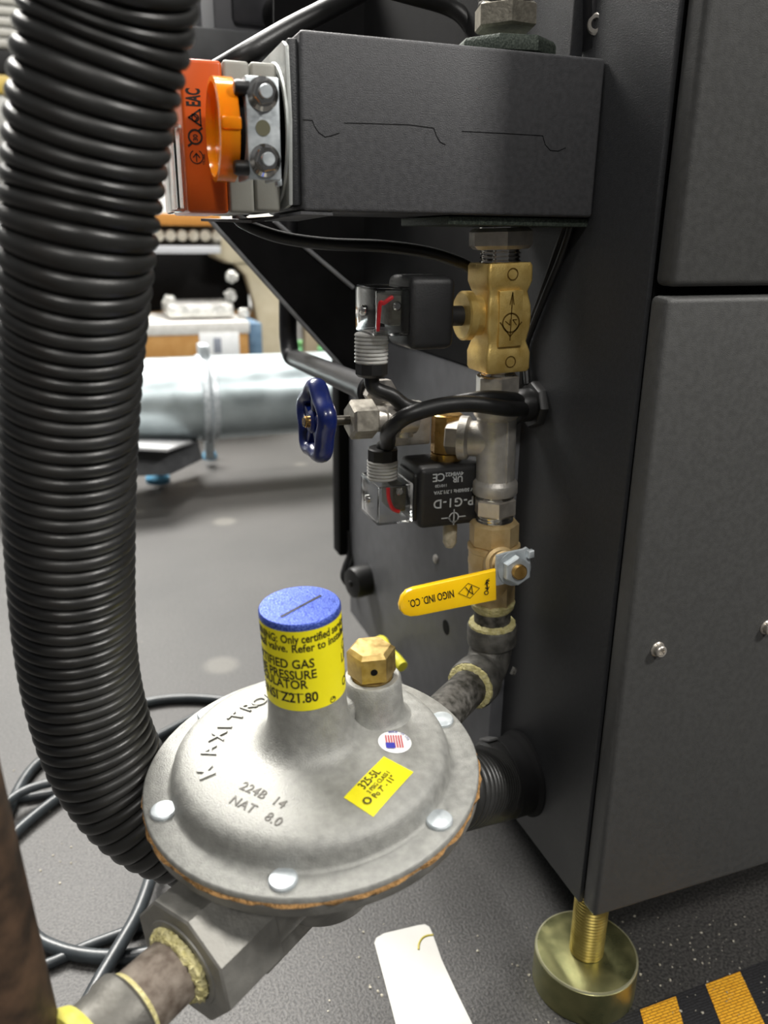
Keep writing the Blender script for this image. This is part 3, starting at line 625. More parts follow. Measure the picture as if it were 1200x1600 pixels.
# rivets
for j in range(6):
    t = PHI-j*PI/3; Mr = MRG @ MX.Translation((.080*math.cos(t), .080*math.sin(t), 0))
    MB().lathe([(.0066, -.0003), (.0067, .0013), (.0061, .0021), (.0045, .0024), (0, .0025)], Mr, 32).build('rivet', zinc, reg)
gk = MB(); prof = []
for i in range(120): pass
rg0 = []
gk.lathe([(.070, -.0052), (.0896, -.0056), (.0903, -.0045), (.0897, -.0034), (.070, -.0034)], MRG, 120, close=True)
for v in gk.b.verts:
    q = v.co-RC; q = q-RN*q.dot(RN)
    if q.length > .085: v.co = v.co+q.normalized()*random.uniform(-.0010, .0010)
gk.build('gasket', gasket, reg)
MB().lathe([(0, -.0905), (.026, -.090), (.030, -.086), (.034, -.070), (.042, -.052), (.056, -.033), (.072, -.018), (.084, -.0125), (.0890, -.0115), (.0895, -.0105), (.0895, -.0055), (.0885, -.0050), (.07, -.005)], MRG, 96).build('lower_body', aludark, reg, sharp=50)
# inlet boss, octagonal
HC = -.050; ia = math.radians(-146.7)
def port(a): return frame(RC+RN*HC, RA*math.cos(a)+RB*math.sin(a), RN)
Mi = port(ia); ob = MB()
ob.lathe([(.0262, .020), (.0262, .066)], Mi, 40); ob.build('inlet_neck', aludark, reg)
MB().hexa(.0325, .062, .0985, Mi, n=8, ch=.0012, ph=PI/8+.10).build('inlet_boss', aludark, reg)
MB().lathe([(.0185, .0975), (.0198, .0994), (.0225, .0992), (.0230, .0982)], Mi, 40).build('boss_face_ring', aludark, reg)
fb = MB(); fb.box((-.055, -.004, .0), (-.006, .004, .052), .0015, M=Mi); fb.build('body_web', aludark, reg)
# blue cap with slot
cp = MB(); cp.lathe([(.0150, .0925), (.0203, .0928), (.0206, .0938), (.0206, .0962), (.0199, .0972), (0, .0974)], MRG, 64)
capo = cp.build('tower_cap', bluecap, reg, 'sparkling blue cap')
sa = rloc(440, 963, .0975); sb_ = rloc(500, 931, .0975)
sm = MB(); fnS = lambda v: MRG @ V((v.x, v.y, .09755)); stroke(sm, fnS, [sa, (sa[0]*.5+sb_[0]*.5, sa[1]*.5+sb_[1]*.5), sb_], .0016, 0); sm.build('slot', ink, capo, 'dark screwdriver slot')
# yellow wrap label with lettering bent round the tower
RL = .02045
def rcyl(px, py, R=RL):
    r = ray(px, py); o = CO-RC; ox, oy, dx, dy = o.dot(RA), o.dot(RB), r.dot(RA), r.dot(RB)
    A = dx*dx+dy*dy; B = 2*(ox*dx+oy*dy); C_ = ox*ox+oy*oy-R*R; D = max(0, B*B-4*A*C_); t = (-B-math.sqrt(D))/(2*A)
    p = o+r*t; return math.atan2(p.dot(RB), p.dot(RA)), p.dot(RN)
hb0 = rcyl(485, 1110)[1]; hb1 = rcyl(478, 982)[1]
lb = MB(); n = 96; hs = [hb0+(hb1-hb0)*i/8 for i in range(9)]
lb.lathe([(RL-.0004, hb0)]+[(RL+.00005, h) for h in hs]+[(RL-.0004, hb1)], MRG, n)
lab = lb.build('tower_label', yellow, reg, 'yellow wrap-around label')
tx = MB()
def cyltext(t, px, py, size, align, bold=.012, dx=0., xs=.86):
    th, h0 = rcyl(px, py)
    def fn(v):
        a = th+(v.x+dx)/RL; R = RL+.00012+v.z; return MRG @ V((R*math.cos(a), R*math.sin(a), h0+v.y))
    tx.text(t, size, fn, .00005, align, bold, 1., xs)
cyltext('WARNING:', 434, 1003, .0062, 'RIGHT', .022, 0, .74); cyltext('Only certified service agents', 438.5, 1003.5, .0062, 'LEFT', .022, 0, .74)
cyltext('install valve.', 450, 1019, .0060, 'RIGHT', .02); cyltext('Refer to installation', 455.5, 1019.5, .0060, 'LEFT', .02)
cyltext('CERTIFIED GAS', 492, 1041.5, .0070, 'RIGHT', .018); cyltext('LINE PRESSURE', 495.5, 1058, .0070, 'RIGHT', .018); cyltext('REGULATOR', 481, 1075.5, .0070, 'RIGHT', .018)
cyltext('_ _ _ _ _ _ _', 493, 1080.5, .0045, 'RIGHT', .02); cyltext('ANSI Z21.80', 498, 1094, .0078, 'RIGHT', .02)
cyltext('CGA', 533.5, 1017, .0078, 'LEFT', .01); cyltext('LINE', 533, 1036, .0078, 'LEFT', .01); cyltext('CSA', 534.5, 1073, .0070, 'LEFT', .01)
cyltext('CR', 517, 1094, .0022, 'LEFT', .03)
th_, h_ = rcyl(520, 1092.5); ringpoly(tx, lambda v: MRG @ V(((RL+.0002)*math.cos(th_+v.x/RL), (RL+.0002)*math.sin(th_+v.x/RL), h_+v.y)), .0014, .0018, n=20, h=0)
tx.build('label_text', ink, lab, 'black printed warning text')
# raised maker's name around the dome
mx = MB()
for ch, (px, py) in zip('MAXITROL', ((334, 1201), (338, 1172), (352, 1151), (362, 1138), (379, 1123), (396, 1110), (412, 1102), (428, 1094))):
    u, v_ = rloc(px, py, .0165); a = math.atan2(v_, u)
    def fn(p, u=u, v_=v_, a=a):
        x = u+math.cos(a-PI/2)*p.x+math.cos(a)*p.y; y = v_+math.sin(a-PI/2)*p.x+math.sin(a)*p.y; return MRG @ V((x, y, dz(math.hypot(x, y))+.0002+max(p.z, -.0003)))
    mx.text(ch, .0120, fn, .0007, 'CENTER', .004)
mx.build('raised_letters', mat('shaded_letter_aluminium', '#757570', '#8b8b86', rough=.5, metal=.4, nscale=200), reg, 'raised cast lettering')  # darker metal paints the edge shading into the raised letters
st = MB()
def domefn(px, py, px2, py2, h=.016, lift=.00022):
    u, v_ = rloc(px, py, h); u2, v2_ = rloc(px2, py2, h); a = math.atan2(v2_-v_, u2-u)
    def fn(p):
        x = u+math.cos(a)*p.x-math.sin(a)*p.y; y = v_+math.sin(a)*p.x+math.cos(a)*p.y; return MRG @ V((x, y, dz(math.hypot(x, y))+lift+max(p.z, -.0001)))
    return fn
st.text('224B  14', .0072, domefn(373, 1233, 428, 1258), .0001, 'LEFT', .005, 1.05); st.text('NAT   8.0', .0072, domefn(356, 1252, 416, 1280), .0001, 'LEFT', .005, 1.05)
st.build('stamped_number', inksoft, reg, 'dark stamped numbers')
# rectangular yellow sticker
q = [rloc(*p_, .0165) for p_ in ((537, 1246), (583, 1271), (646, 1203), (600, 1184))]
sk = MB(); K = 14
vs = [[None]*(K+1) for _ in range(K+1)]
for i in range(K+1):
    for j in range(K+1):
        s1, s2 = i/K, j/K
        x = (q[0][0]*(1-s1)+q[1][0]*s1)*(1-s2)+(q[3][0]*(1-s1)+q[2][0]*s1)*s2; y = (q[0][1]*(1-s1)+q[1][1]*s1)*(1-s2)+(q[3][1]*(1-s1)+q[2][1]*s1)*s2
        vs[i][j] = sk.b.verts.new(MRG @ V((x, y, dz(math.hypot(x, y))+.00025)))
for i in range(K):
    for j in range(K): sk.b.faces.new((vs[i][j], vs[i+1][j], vs[i+1][j+1], vs[i][j+1]))
sko = sk.build('model_sticker', mat('sticker_yellow', '#e6da12', '#efe41e', rough=.45, nscale=120), reg, 'small yellow sticker')
s2 = MB(); s2.text('325-5L', .0064, domefn(569, 1236, 594, 1211, .016, .0006), .00005, 'LEFT', .006, 1., .82); s2.text('2 PSIG CLASS I', .0033, domefn(578, 1241, 608, 1211, .016, .0006), .00005, 'LEFT', .004, 1., .84); s2.text('Po 7" - 11"', .0046, domefn(588, 1247, 618, 1217, .016, .0006), .00005, 'LEFT', .004, 1., .84)
ringpoly(s2, domefn(574, 1251, 600, 1225, .016, .0006), .0014, .0022, n=20); s2.build('sticker_text', ink, sko, 'black printed text')
fu, fv = rloc(617, 1162, .0155); Mf = domefn(617, 1162, 617.0, 1140)
fs = MB(); vsx = [(0, 0, .0001)]+[(.0088*math.cos(2*PI*i/40), .0088*math.sin(2*PI*i/40), .0001) for i in range(40)]
fs.raw(vsx, [(0, 1+i, 1+(i+1) % 40) for i in range(40)], Mf); fso = fs.build('flag_sticker', white, reg, 'round white sticker with a flag')
# flag turned a quarter: stripes run up the sticker, canton at the lower left
fr = domefn(604, 1174, 600, 1150, .016, .0006)
rs = MB(); 
for i in range(7): quad(rs, fr, .0005, -.0004-i*.00135, .0105, -.0010-i*.00135, .0002)
rs.build('flag_stripes', red, fso); rs = MB(); quad(rs, fr, .0, -.0048, .0042, .0, .0004); rs.build('flag_canton', flagblue, fso)
rs = MB()
for i, chx in enumerate('MADE IN USA'):
    a = .35-i*.16; x, y = .0070*math.cos(a), .0070*math.sin(a)
    fnm = lambda p, a=a, x=x, y=y: Mf(V((x+math.sin(a)*p.x+math.cos(a)*p.y, y-math.cos(a)*p.x+math.sin(a)*p.y, .0007)))
    rs.text(chx, .0021, fnm, .00003, 'CENTER', .01)
rs.build('flag_text', flagblue, fso)

# ------------------------------------------------------------------ inlet side pipes
def ip(t): return Mi @ V((0, 0, t))
MB().lathe([(.0155, .094), (.0160, .130)], Mi, 48).solo('inlet_pipe', rust, 'short rusty pipe stub screwed into the octagonal regulator inlet', 'pipe')
sr = MB(); sr.lathe([(.0155, .0985), (.0186, .0988), (.0196, .1002), (.0188, .1022), (.0172, .1036), (.0155, .104)], Mi, 90)
for v in sr.b.verts: v.co = v.co+V((random.uniform(-1, 1), random.uniform(-1, 1), random.uniform(-1, 1)))*.0008
sr.solo('sealant_ring', paste, 'lumpy ring of yellow sealant around the octagonal regulator inlet', 'sealant')
MB().lathe([(.0162, .1245), (.0167, .1256), (.0164, .1268)], Mi, 40).solo('sealant_ring', MATS['yellow_pipe_sealant'], 'thin smear of sealant where the rusty stub enters the grey coupling', 'sealant')
MB().lathe([(.0165, .1265), (.0185, .1275), (.0196, .129), (.0196, .135), (.0184, .138), (.0182, .146), (.0180, .148)], Mi, 48).solo('pipe_coupling', fitting, 'grey pipe coupling between the rusty stub and the upright rusty pipe', 'pipe fitting')
MB().lathe([(.0150, .1465), (.0200, .148), (.0216, .151), (.0205, .155), (.015, .157)], Mi, 48).solo('sealant_ring', pasteb, 'bright yellow sealant ring beside the upright rusty pipe, lower left corner', 'sealant')
vp = at(20, 1600, .335); el = ip(.205)
MB().lathe([(.0172, el.z-.025), (.0172, el.z+.42)], MX.Translation((vp.x, vp.y, 0)) @ MX.Shear('XY', 4, (-.055, 0)) if False else frame((vp.x+.045*vp.z, vp.y, 0), (-.045, 0, 1)), 40).solo('rusty_pipe', rustdark, 'blurred rusty pipe standing upright at the lower left edge', 'pipe')

# ------------------------------------------------------------------ elbow and outlet pipe
E = ax(1040); GO = RC+RN*HC; od = (GO-E).normalized(); RPIP = rr(57, 960)
elb = thing('pipe_elbow', 'black malleable-iron elbow turning from the ball valve towards the regulator', 'pipe fitting', E)
rE = RPIP*1.17; up_ = AX; rbend = .026
arc = []
P0, P1, P2 = E+up_*rbend*1.1, E, E+od*rbend*1.1
for i in range(13):
    t = i/12; arc.append(P0*(1-t)**2+P1*2*t*(1-t)+P2*t*t)
MB().tube([E+up_*.036]+arc+[E+od*.036], rE, 32, smooth=False).build('body', ironcast, elb)
eM = frame(E+up_*.020, up_); MB().lathe([(rE*.98, .0), (rE*1.15, .002), (rE*1.17, .004), (rE*1.17, .0165), (rE*1.12, .018), (RPIP*1.0, .018), (RPIP*1.0, .012)], eM, 44).build('collar', ironcast, elb)
eM2 = frame(E+od*.022, od); MB().lathe([(rE*.98, .0), (rE*1.15, .002), (rE*1.17, .004), (rE*1.17, .0165), (rE*1.12, .018), (RPIP*1.0, .018), (RPIP*1.0, .012)], eM2, 44).build('collar', ironcast, elb)
cb = MB(); fnE = planar(E+V((rE*.75, -rE*.72, -.004)), V((.6, .6, -.55)), V((.5, .2, .8))); cb.text('150', .009, fnE, .001, 'CENTER'); cb.build('raised_letters', ironcast, elb)
def paste_ring(M, r0, r1, name, label):
    b = MB(); b.lathe([(r0, -.001), (r1, -.0005), (r1*.99, .002), (r0*1.08, .0035), (r0, .0038)], M, 72)
    for v in b.b.verts: v.co = v.co+V((random.uniform(-1, 1), random.uniform(-1, 1), random.uniform(-1, 1)))*.00045
    return b.solo(name, paste, label, 'sealant')
paste_ring(frame(E+up_*.038, up_), RPIP*.98, RPIP*1.28, 'sealant_ring', 'yellow sealant ring in the upper mouth of the black elbow')
paste_ring(frame(E+od*.040, od), RPIP*.98, RPIP*1.28, 'sealant_ring', 'yellow sealant ring in the lower mouth of the black elbow')
Lo = (GO-E).length-.05
MB().cyl(RPIP*1.0, .030, Lo, frame(E, od), 40).solo('outlet_pipe', iron, 'black iron pipe slanting from the elbow to the back of the regulator', 'pipe')
oa = math.atan2((E-GO).dot(RB), (E-GO).dot(RA))
MB().lathe([(.026, .02), (.024, .062), (.020, .064)], port(oa), 32).build('outlet_neck', aludark, reg)

# ------------------------------------------------------------------ corrugated hose and its wall connector
HP = [(186, -190, .262), (172, 0, .287), (151, 130, .300), (133, 270, .315), (121, 400, .327), (112, 560, .352), (109, 700, .374), (111, 850, .398), (119, 1000, .424), (138, 1110, .442), (175, 1205, .456), (240, 1275, .468), (325, 1306, .484), (420, 1306, .505), (520, 1285, .535), (620, 1255, .566), (700, 1234, .588)]
HQ = [at(*p) for p in HP]; cn = onx(818, 1207, XC); RH = .0308
HQ += [cn+V((-.033, -.003, -.002))]
P = catmull(HQ, 60)
cum = [0]
for a, b_ in zip(P[:-1], P[1:]): cum.append(cum[-1]+(b_-a).length)
pitch = .0071; N = int(cum[-1]/pitch); SUB = 8; pts = []; rad = []
j = 0
for i in range(N*SUB+1):
    s = cum[-1]*i/(N*SUB)
    while j < len(cum)-2 and cum[j+1] < s: j += 1
    t = (s-cum[j])/max(1e-9, cum[j+1]-cum[j]); pts.append(P[j].lerp(P[j+1], min(1, t)))
    x = (i % SUB)/SUB; rad.append(RH-.0032*(1-abs(math.sin(PI*x))**.5))
hb = MB(); K = len(pts); u = None; rings = []; NS = 56
for i in range(K):
    T = (pts[min(i+3, K-1)]-pts[max(i-3, 0)]).normalized()
    if u is None: u = T.orthogonal().normalized()
    u = (u-T*u.dot(T)).normalized(); w_ = T.cross(u)
    rings.append([hb.b.verts.new(pts[i]+(u*math.cos(2*PI*k_/NS)+w_*math.sin(2*PI*k_/NS))*rad[i]) for k_ in range(NS)])
for A, B in zip(rings[:-1], rings[1:]):
    for k_ in range(NS): hb.b.faces.new((A[k_], A[(k_+1) % NS], B[(k_+1) % NS], B[k_]))
hb.b.faces.new(rings[0][::-1]); hb.b.faces.new(rings[-1])
hb.solo('corrugated_hose', hosemat, 'thick black corrugated hose curving down the left side and behind the regulator', 'hose', sharp=80)
con = thing('hose_connector', 'black plastic hose connector on the cabinet side, right of the regulator', 'hose connector', cn)
Mc = frame(cn, (-1, -.04, -.02))
MB().lathe([(.0365, -.001), (.0365, .003), (.0345, .005), (.0335, .006), (.0335, .020), (.032, .022)], Mc, 48).build('flange', blackpaint, con)
MB().lathe([(.0325, .020), (.0335, .022), (.0335, .032), (.0315, .034), (.027, .034)], Mc, 48).build('sleeve', rubber, con)
lx = MB(); a = 2.6
for a in (2.55,):
    lx.box((.033, -.009, .021), (.0355, .009, .031), .001, M=Mc @ MX.Rotation(a, 4, 'Z'))
lx.build('latch', mat('grey_latch', '#4a4a4a', '#585858', rough=.4), con, 'small paler latch clip')

# ------------------------------------------------------------------ actuator with orange cover
YA = .468
act = thing('damper_actuator', 'orange and grey actuator with clear end cover, left end of the box', 'actuator', ony(350, 335, YA+.03))
def ablk(px0, px1, py0, py1, Yf, dpt, mt, name, bev=.002, par=act):
    return pbox(px0, py0, px1, py1, Yf, dpt, bev, mt, name, par)
ablk(287, 352, 92, 333, YA, .075, orange, 'orange_cover')
ablk(353, 394, 94, 333, YA+.001, .075, greypl, 'grey_housing')
ablk(395, 436, 97, 331, YA+.002, .07, greypl, 'grey_base')
lo = V((ony(272, 215, YA).x, YA+.006, ony(280, 330, YA).z)); hi = V((ony(288, 215, YA).x, YA+.07, ony(280, 190, YA).z)); shell(lo, hi, .0015, 'end_cover', act)
at_ = MB(); kA = dep(ony(320, 200, YA))/FPX
def amark(px, py): return planar(ony(px, py, YA-.0001), (0, 0, 1), (-1, 0, 0))
at_.text('EAC', 30*kA, amark(313, 167), .00006, 'LEFT', .035, 1., .45)
f2 = amark(305, 184); stroke(at_, f2, [(-11*kA, -8*kA), (12*kA, -8*kA), (0, 10*kA), (-11*kA, -8*kA)], 2.4*kA); ringpoly(at_, f2, 4*kA, 6*kA, n=20); stroke(at_, f2, [(-4*kA, 0), (0, -3*kA), (5*kA, 5*kA)], 1.6*kA)
f2 = amark(305, 214); ringpoly(at_, f2, 8.5*kA, 11.5*kA, n=28); at_.text('30', 10*kA, planar(ony(309, 221, YA-.0001), (0, 0, 1), (-1, 0, 0)), .00006, 'LEFT', .03); stroke(at_, f2, [(10*kA, -7*kA), (13*kA, -11*kA)], 3*kA); stroke(at_, f2, [(-10*kA, 7*kA), (-13*kA, 11*kA)], 3*kA)
f2 = amark(307, 245); ringpoly(at_, f2, 9*kA, 10.5*kA, .5, 5.8, n=28); stroke(at_, f2, [(-7*kA, 0), (4*kA, 0)], 1.6*kA); stroke(at_, f2, [(-1*kA, -5*kA), (5*kA, 0), (-1*kA, 5*kA)], 1.6*kA); at_.text('TR.066', 5.5*kA, amark(321, 258), .00005, 'LEFT', .01)
at_.build('printed_marks', ink, act, 'black approval marks printed sideways')
# amber dial
YDL = YA-.024; dc = ony(349, 204, YDL); kd = dep(dc)/FPX; Md = frame(dc, (-1, 0, 0), (0, 0, 1)); RD = 75*kd
dl = MB(); dl.lathe([(RD*.90, -13*kd), (RD, -13*kd), (RD, 16*kd), (RD*.90, 17*kd), (RD*.88, 10*kd), (RD*.88, -10*kd)], Md, 64, close=True); dl.lathe([(RD*.9, 3*kd), (RD*.9, -2*kd)], Md, 64)
dlo = dl.build('indicator_dial', amber, act, 'amber translucent ring')
MB().box((RD*.05-10*kd, -RD-.001, -15*kd), (RD*.05+8*kd, -RD+.004, 15*kd), .001, M=Md @ MX.Rotation(0, 4, 'Z')).build('pointer', amber, dlo)
cl = MB(); cl.lathe([(RD*.78, -34*kd), (RD*.78, -14*kd)], Md, 48); cl.build('clamp_hub', blackpaint, act)
for py in (137, 262):
    p = ony(376, py, YDL-.020); c_ = MB(); c_.lathe([(11*kd, -12*kd), (11*kd, 6*kd), (9*kd, 10*kd)], frame(p, (-1, 0, 0)), 20); c_.box(p+V((-6*kd, .0, -8*kd)), p+V((10*kd, .03, 8*kd)), .001); c_.build('clamp_bolt', rubber, act)
# steel strap with two nuts
YS = YDL-.022
stp = thing('clamp_strap', 'bright steel strap with two flange nuts in front of the actuator', 'bracket', ony(412, 282, YS))
x0 = ony(386, 200, YS).x; x1 = ony(438, 200, YS).x; z0 = ony(412, 281, YS).z; z1 = ony(412, 119, YS).z
sb = MB(); sb.box((x0, YS, z0), (x1, YS+.0025, z1), .0009); sb.box((x0, YS+.001, z0), (x0+.0025, YS+.03, z1), .0009); sb.box((x1-.0025, YS+.001, z0), (x1, YS+.03, z1), .0009)
sb.build('strap', zinc, stp)
for px, py in ((410, 147), (414, 251)):
    p = ony(px, py, YS); M = frame(p, (0, -1, 0)); nb = MB(); nb.lathe([(.0076, 0), (.0076, .0010), (.0058, .0024)], M, 36); nb.hexa(.0058, .0016, .0066, M, ph=.2); no = nb.build('flange_nut', chrome, stp)
    MB().thread(.0032, .004, .0092, M, .0012, 20, .1).build('bolt_end', zinc, no)
p = ony(411, 200, YS-.0001); MB().lathe([(.0036, -.0004), (.0036, .0002)], frame(p, (0, -1, 0)), 24).build('strap_hole', mat('hole_shadow', '#5c5a45', rough=.6), stp, 'round hole')
MB().box((ony(428, 300, YS+.02).x, YS+.012, ony(430, 292, YS+.02).z), (ony(436, 300, YS+.02).x, YS+.018, ony(430, 280, YS+.02).z), .0008).build('strap_bolt', zinc, stp)
# pale mounting plate
xm = ony(447, 200, YA).x
mp = MB(); mp.poly([V((xm, YA+.012, zb0+.001)), V((xm, YA-.002, zb0+.003)), V((xm, YA-.006, ony(445, 190, YA).z)), V((xm, YA-.002, ony(452, 72, YA).z)), V((xm, YA+.004, ony(452, 62, YA).z)), V((xm, YA+.085, zt0-.008)), V((xm, YA+.085, zb0+.001))], (.0022, 0, 0), .0005)
mpt = thing('mounting_plate', 'pale grey metal plate between the actuator and the box end', 'plate', (xm, YA, zb0))
mp.build('plate', lightplate, mpt)
mr = MB(); Mr = frame(V((xm-.0002, YA+.030, ony(440, 205, YA).z)), (-1, 0, 0)); mr.lathe([(.034, 0), (.0345, .0012), (.0375, .0012), (.038, 0)], Mr, 56); mr.build('raised_ring', lightplate, mpt)

# ------------------------------------------------------------------ cables near the box
MB().tube([ony(395, 320, .58), ony(372, 338, .575), ony(392, 354, .57), ony(440, 371, .565), ony(510, 381, .56), ony(600, 385, .555), ony(670, 395, .55), ony(722, 412, .545), ony(752, 430, .545)], .0042, 12).solo('black_cable', rubber, 'black cable sagging under the box from the actuator to the brass valve', 'cable')
MB().tube([ony(340, 110, .57), ony(385, 84, .56), ony(450, 46, .57), ony(510, 15, .58), ony(580, -22, .6), ony(640, -60, .62)], .0065, 12).solo('black_cable', rubber, 'thick black cable rising over the actuator towards the top edge', 'cable')
MB().tube([ony(560, -30, .66), ony(640, -8, .66), ony(700, 10, .66), ony(728, 30, .655), ony(742, 60, .65), ony(745, 85, .645)], .0065, 12).solo('black_cable', rubber, 'black cable curving behind the box beside the dusty locknut', 'cable')
for i, (dx, lab_) in enumerate(((0, 'thin black cable on the cabinet side nearest the brass valve'), (9, 'thin black cable on the cabinet side, right of its twin by the brass valve'))):
    MB().tube([onx(894+dx*.4, 330, XC-.004), onx(880+dx, 365, XC-.004), onx(864+dx*1.0, 410, XC-.004), onx(846+dx*.7, 460, XC-.004), onx(828+dx*.5, 510, XC-.004), onx(818+dx*.4, 545, XC-.004), onx(815+dx, 600, XC-.005)], .0026, 10).solo('thin_cable', rubber, lab_, 'cable')

# ------------------------------------------------------------------ floor things
def fcable(pts, r, label, name='floor_cable', h=0.0):
    q = []
    for p in pts:
        z = r+.0004+(p[2] if len(p) > 2 else h); q.append(onz(p[0], p[1], z))
    MB().tube(q, r, 12).solo(name, cablemat, label, 'cable', 'black cables on the floor')
fcable([(-60, 1395), (21, 1304), (100, 1240), (180, 1190), (243, 1153), (314, 1117), (380, 1094), (450, 1085)], .0058, 'black floor cable running diagonally from the left pipe up behind the hose', h=.001)
fcable([(-30, 1330), (8, 1275), (40, 1215), (75, 1180), (150, 1125), (228, 1098), (290, 1091), (356, 1096), (420, 1112), (480, 1135)], .0062, 'grey-black floor cable looping furthest back, past the regulator left rim', h=.0)
fcable([(0, 1262), (38, 1236), (90, 1221), (160, 1213), (230, 1216)], .0052, 'short black floor cable running level into the back of the hose', h=.0135)
fcable([(-30, 1300), (12, 1256), (60, 1243), (130, 1236), (200, 1240)], .0045, 'thin black floor cable lying in the hose shadow at far left', h=.0)
fcable([(246, 1330), (234, 1376), (214, 1430), (180, 1490), (148, 1545), (110, 1620)], .0062, 'black floor cable crossing over the others towards the camera, below the hose', h=.016)
fcable([(-90, 1330), (-20, 1375), (20, 1420), (56, 1464), (90, 1482), (130, 1492), (175, 1495), (230, 1490), (290, 1470)], .0062, 'black floor cable bowing along the bottom left under the crossing cable', h=.0)
fcable([(-40, 1560), (40, 1520), (90, 1500), (130, 1481), (180, 1462), (232, 1444), (300, 1430)], .0048, 'thin black floor cable slanting behind the bowed one at the bottom left', h=.0)
# white card
cp = [(585, 1474), (588, 1466), (600, 1459), (655, 1446), (664, 1445), (671, 1449), (676, 1460), (690, 1500), (712, 1548), (745, 1615), (760, 1660), (640, 1660), (618, 1600), (600, 1530)]
cc = onz(655, 1540, .0)
wc = thing('white_card', 'white rounded card lying on the floor at the bottom centre', 'card', cc)
MB().poly([onz(x, y, .0012) for x, y in cp], (0, 0, .0006)).build('card', paper, wc)
ym = MB(); ym.tube([onz(x, y, .0018) for x, y in ((654, 1484), (655, 1474), (660, 1466), (668, 1462), (677, 1461))], .0010, 8)
ym.build('ink_curve', mat('olive_ink', '#a89b3a', rough=.5), wc, 'short curved yellow mark')
# hazard strip
A = onz(1000, 1577, 0); B = onz(1200, 1501, 0); dr = (B-A); dr.z = 0; dr.normalize(); nr = V((dr.y, -dr.x, 0))
hz = thing('hazard_strip', 'black woven floor strip with yellow bars in the bottom right corner', 'floor strip', A)
MB().poly([A-dr*.10, A+dr*.40, A+dr*.40+nr*.09, A-dr*.10+nr*.09], (0, 0, .0016)).build('strip', tapeblack, hz)
def tq(px, py): return onz(px, py, .0017)
for pts_ in (((1000, 1578), (1056, 1557), (1078, 1640), (1022, 1661)), ((1102, 1538), (1156, 1518), (1204, 1620), (1146, 1650))):
    MB().poly([tq(*p_) for p_ in pts_], (0, 0, .0003)).build('yellow_bar', tapeyellow, hz)
# crumbs
db = MB()
for i in range(240):
    if i < 110: x, y = random.uniform(940, 1200), random.uniform(1430, 1590)
    elif i < 150: x, y = random.uniform(500, 900), random.uniform(1430, 1600)
    else: x, y = random.uniform(20, 230), random.uniform(1000, 1500)
    r = random.choice([.0004, .0005, .0006, .0009, .0013]); p = onz(x, y, 0)
    if ((p.x-ft.x)**2+(p.y-ft.y)**2)**.5 < RF+.003: continue
    p.z = r*.4+(.0017 if y > 1577-(x-1000)*.38 and x > 930 else 0); b0 = bmesh.ops.create_icosphere(db.b, subdivisions=1, radius=r, matrix=MX.Translation(p))
    for v in b0['verts']: v.co = p+(v.co-p)*random.uniform(.6, 1.3); v.co.z = max(.0001, p.z+(v.co.z-p.z)*.7)
tag(db.build('floor_crumbs', grime), 'pale crumbs and grit scattered over the dark floor', 'crumbs', None, 'stuff')
# yellow cord end behind the vent cap
yc = MB(); yc.tube([onz(560, 1075, .008), at(590, 1005, .92), at(606, 1018, .86), at(619, 1030, .83), at(629, 1042, .82)], .0062, 12); t = yc.solo('yellow_cord', mat('yellow_cord_sheath', '#d6cf3a', rough=.5), 'blurred yellow cord end on the floor behind the brass vent cap', 'cord')

# ------------------------------------------------------------------ background
YU = 2.0
dk = thing('duct_pipe', 'large galvanised duct lying horizontally in the background', 'duct', ony(330, 690, YU))
c1 = ony(180, 630, YU); c2 = ony(610, 606, YU); c1.z = c2.z = (c1.z+c2.z)/2
dd = c2-c1; M = frame(c1, dd); rD = 63*dep(ony(400, 622, YU))/FPX
MB().lathe([(rD*.97, -.5), (rD, -.5), (rD, 1.6), (rD*.97, 1.6)], M, 64).build('tube', duct, dk)
cx = (ony(322, 620, YU)-c1).length; Mc2 = M @ MX.Translation((0, 0, cx))
MB().lathe([(rD, -.020), (rD*1.04, -.018), (rD*1.05, -.004), (rD*1.12, 0), (rD*1.05, .004), (rD*1.04, .018), (rD, .020)], Mc2, 64).build('clamp_ring', zinc, dk)
tp = Mc2.translation; MB().box(tp+V((-.012, -.03, rD*1.0)), tp+V((.012, .03, rD+.030)), .004).build('clamp_latch', zinc, dk)
bs = thing('duct_stand', 'dark grey stand with pale blue feet under the galvanised duct', 'stand', onz(245, 755, 0))
zb_ = c1.z-rD-.012
MB().poly([ony(150, 712, 1.80), ony(262, 706, 1.80), ony(310, 690, 1.95), ony(318, 718, 1.95), ony(268, 742, 1.80), ony(150, 748, 1.80)], (0, .18, 0), .004).build('base', darkgrey, bs)
MB().poly([ony(150, 700, 1.78), ony(262, 706, 1.78), ony(300, 692, 1.93), ony(150, 690, 1.9)], (0, 0, .006)).build('top_plate', mat('pale_steel', '#a9aaab', rough=.5), bs)
for px, py, r in ((247, 752, .030), (328, 716, .020)):
    p = onz(px, py, 0); fo = MB().lathe([(r, 0), (r, .012), (r*.75, .020), (r*.4, .022)], MX.Translation(p), 24).build('foot', cyanfoot, bs, 'pale blue foot')
    MB().lathe([(r*.4, .02), (r*.4, .075)], MX.Translation(p), 14).build('foot_stud', blackpaint, bs)
lg = MB(); p = onz(328, 716, .02); lg.box((p.x-.012, p.y-.012, .02), (p.x+.012, p.y+.012, c1.z-rD*1.13), .002); lg.build('upright', zinc, bs)
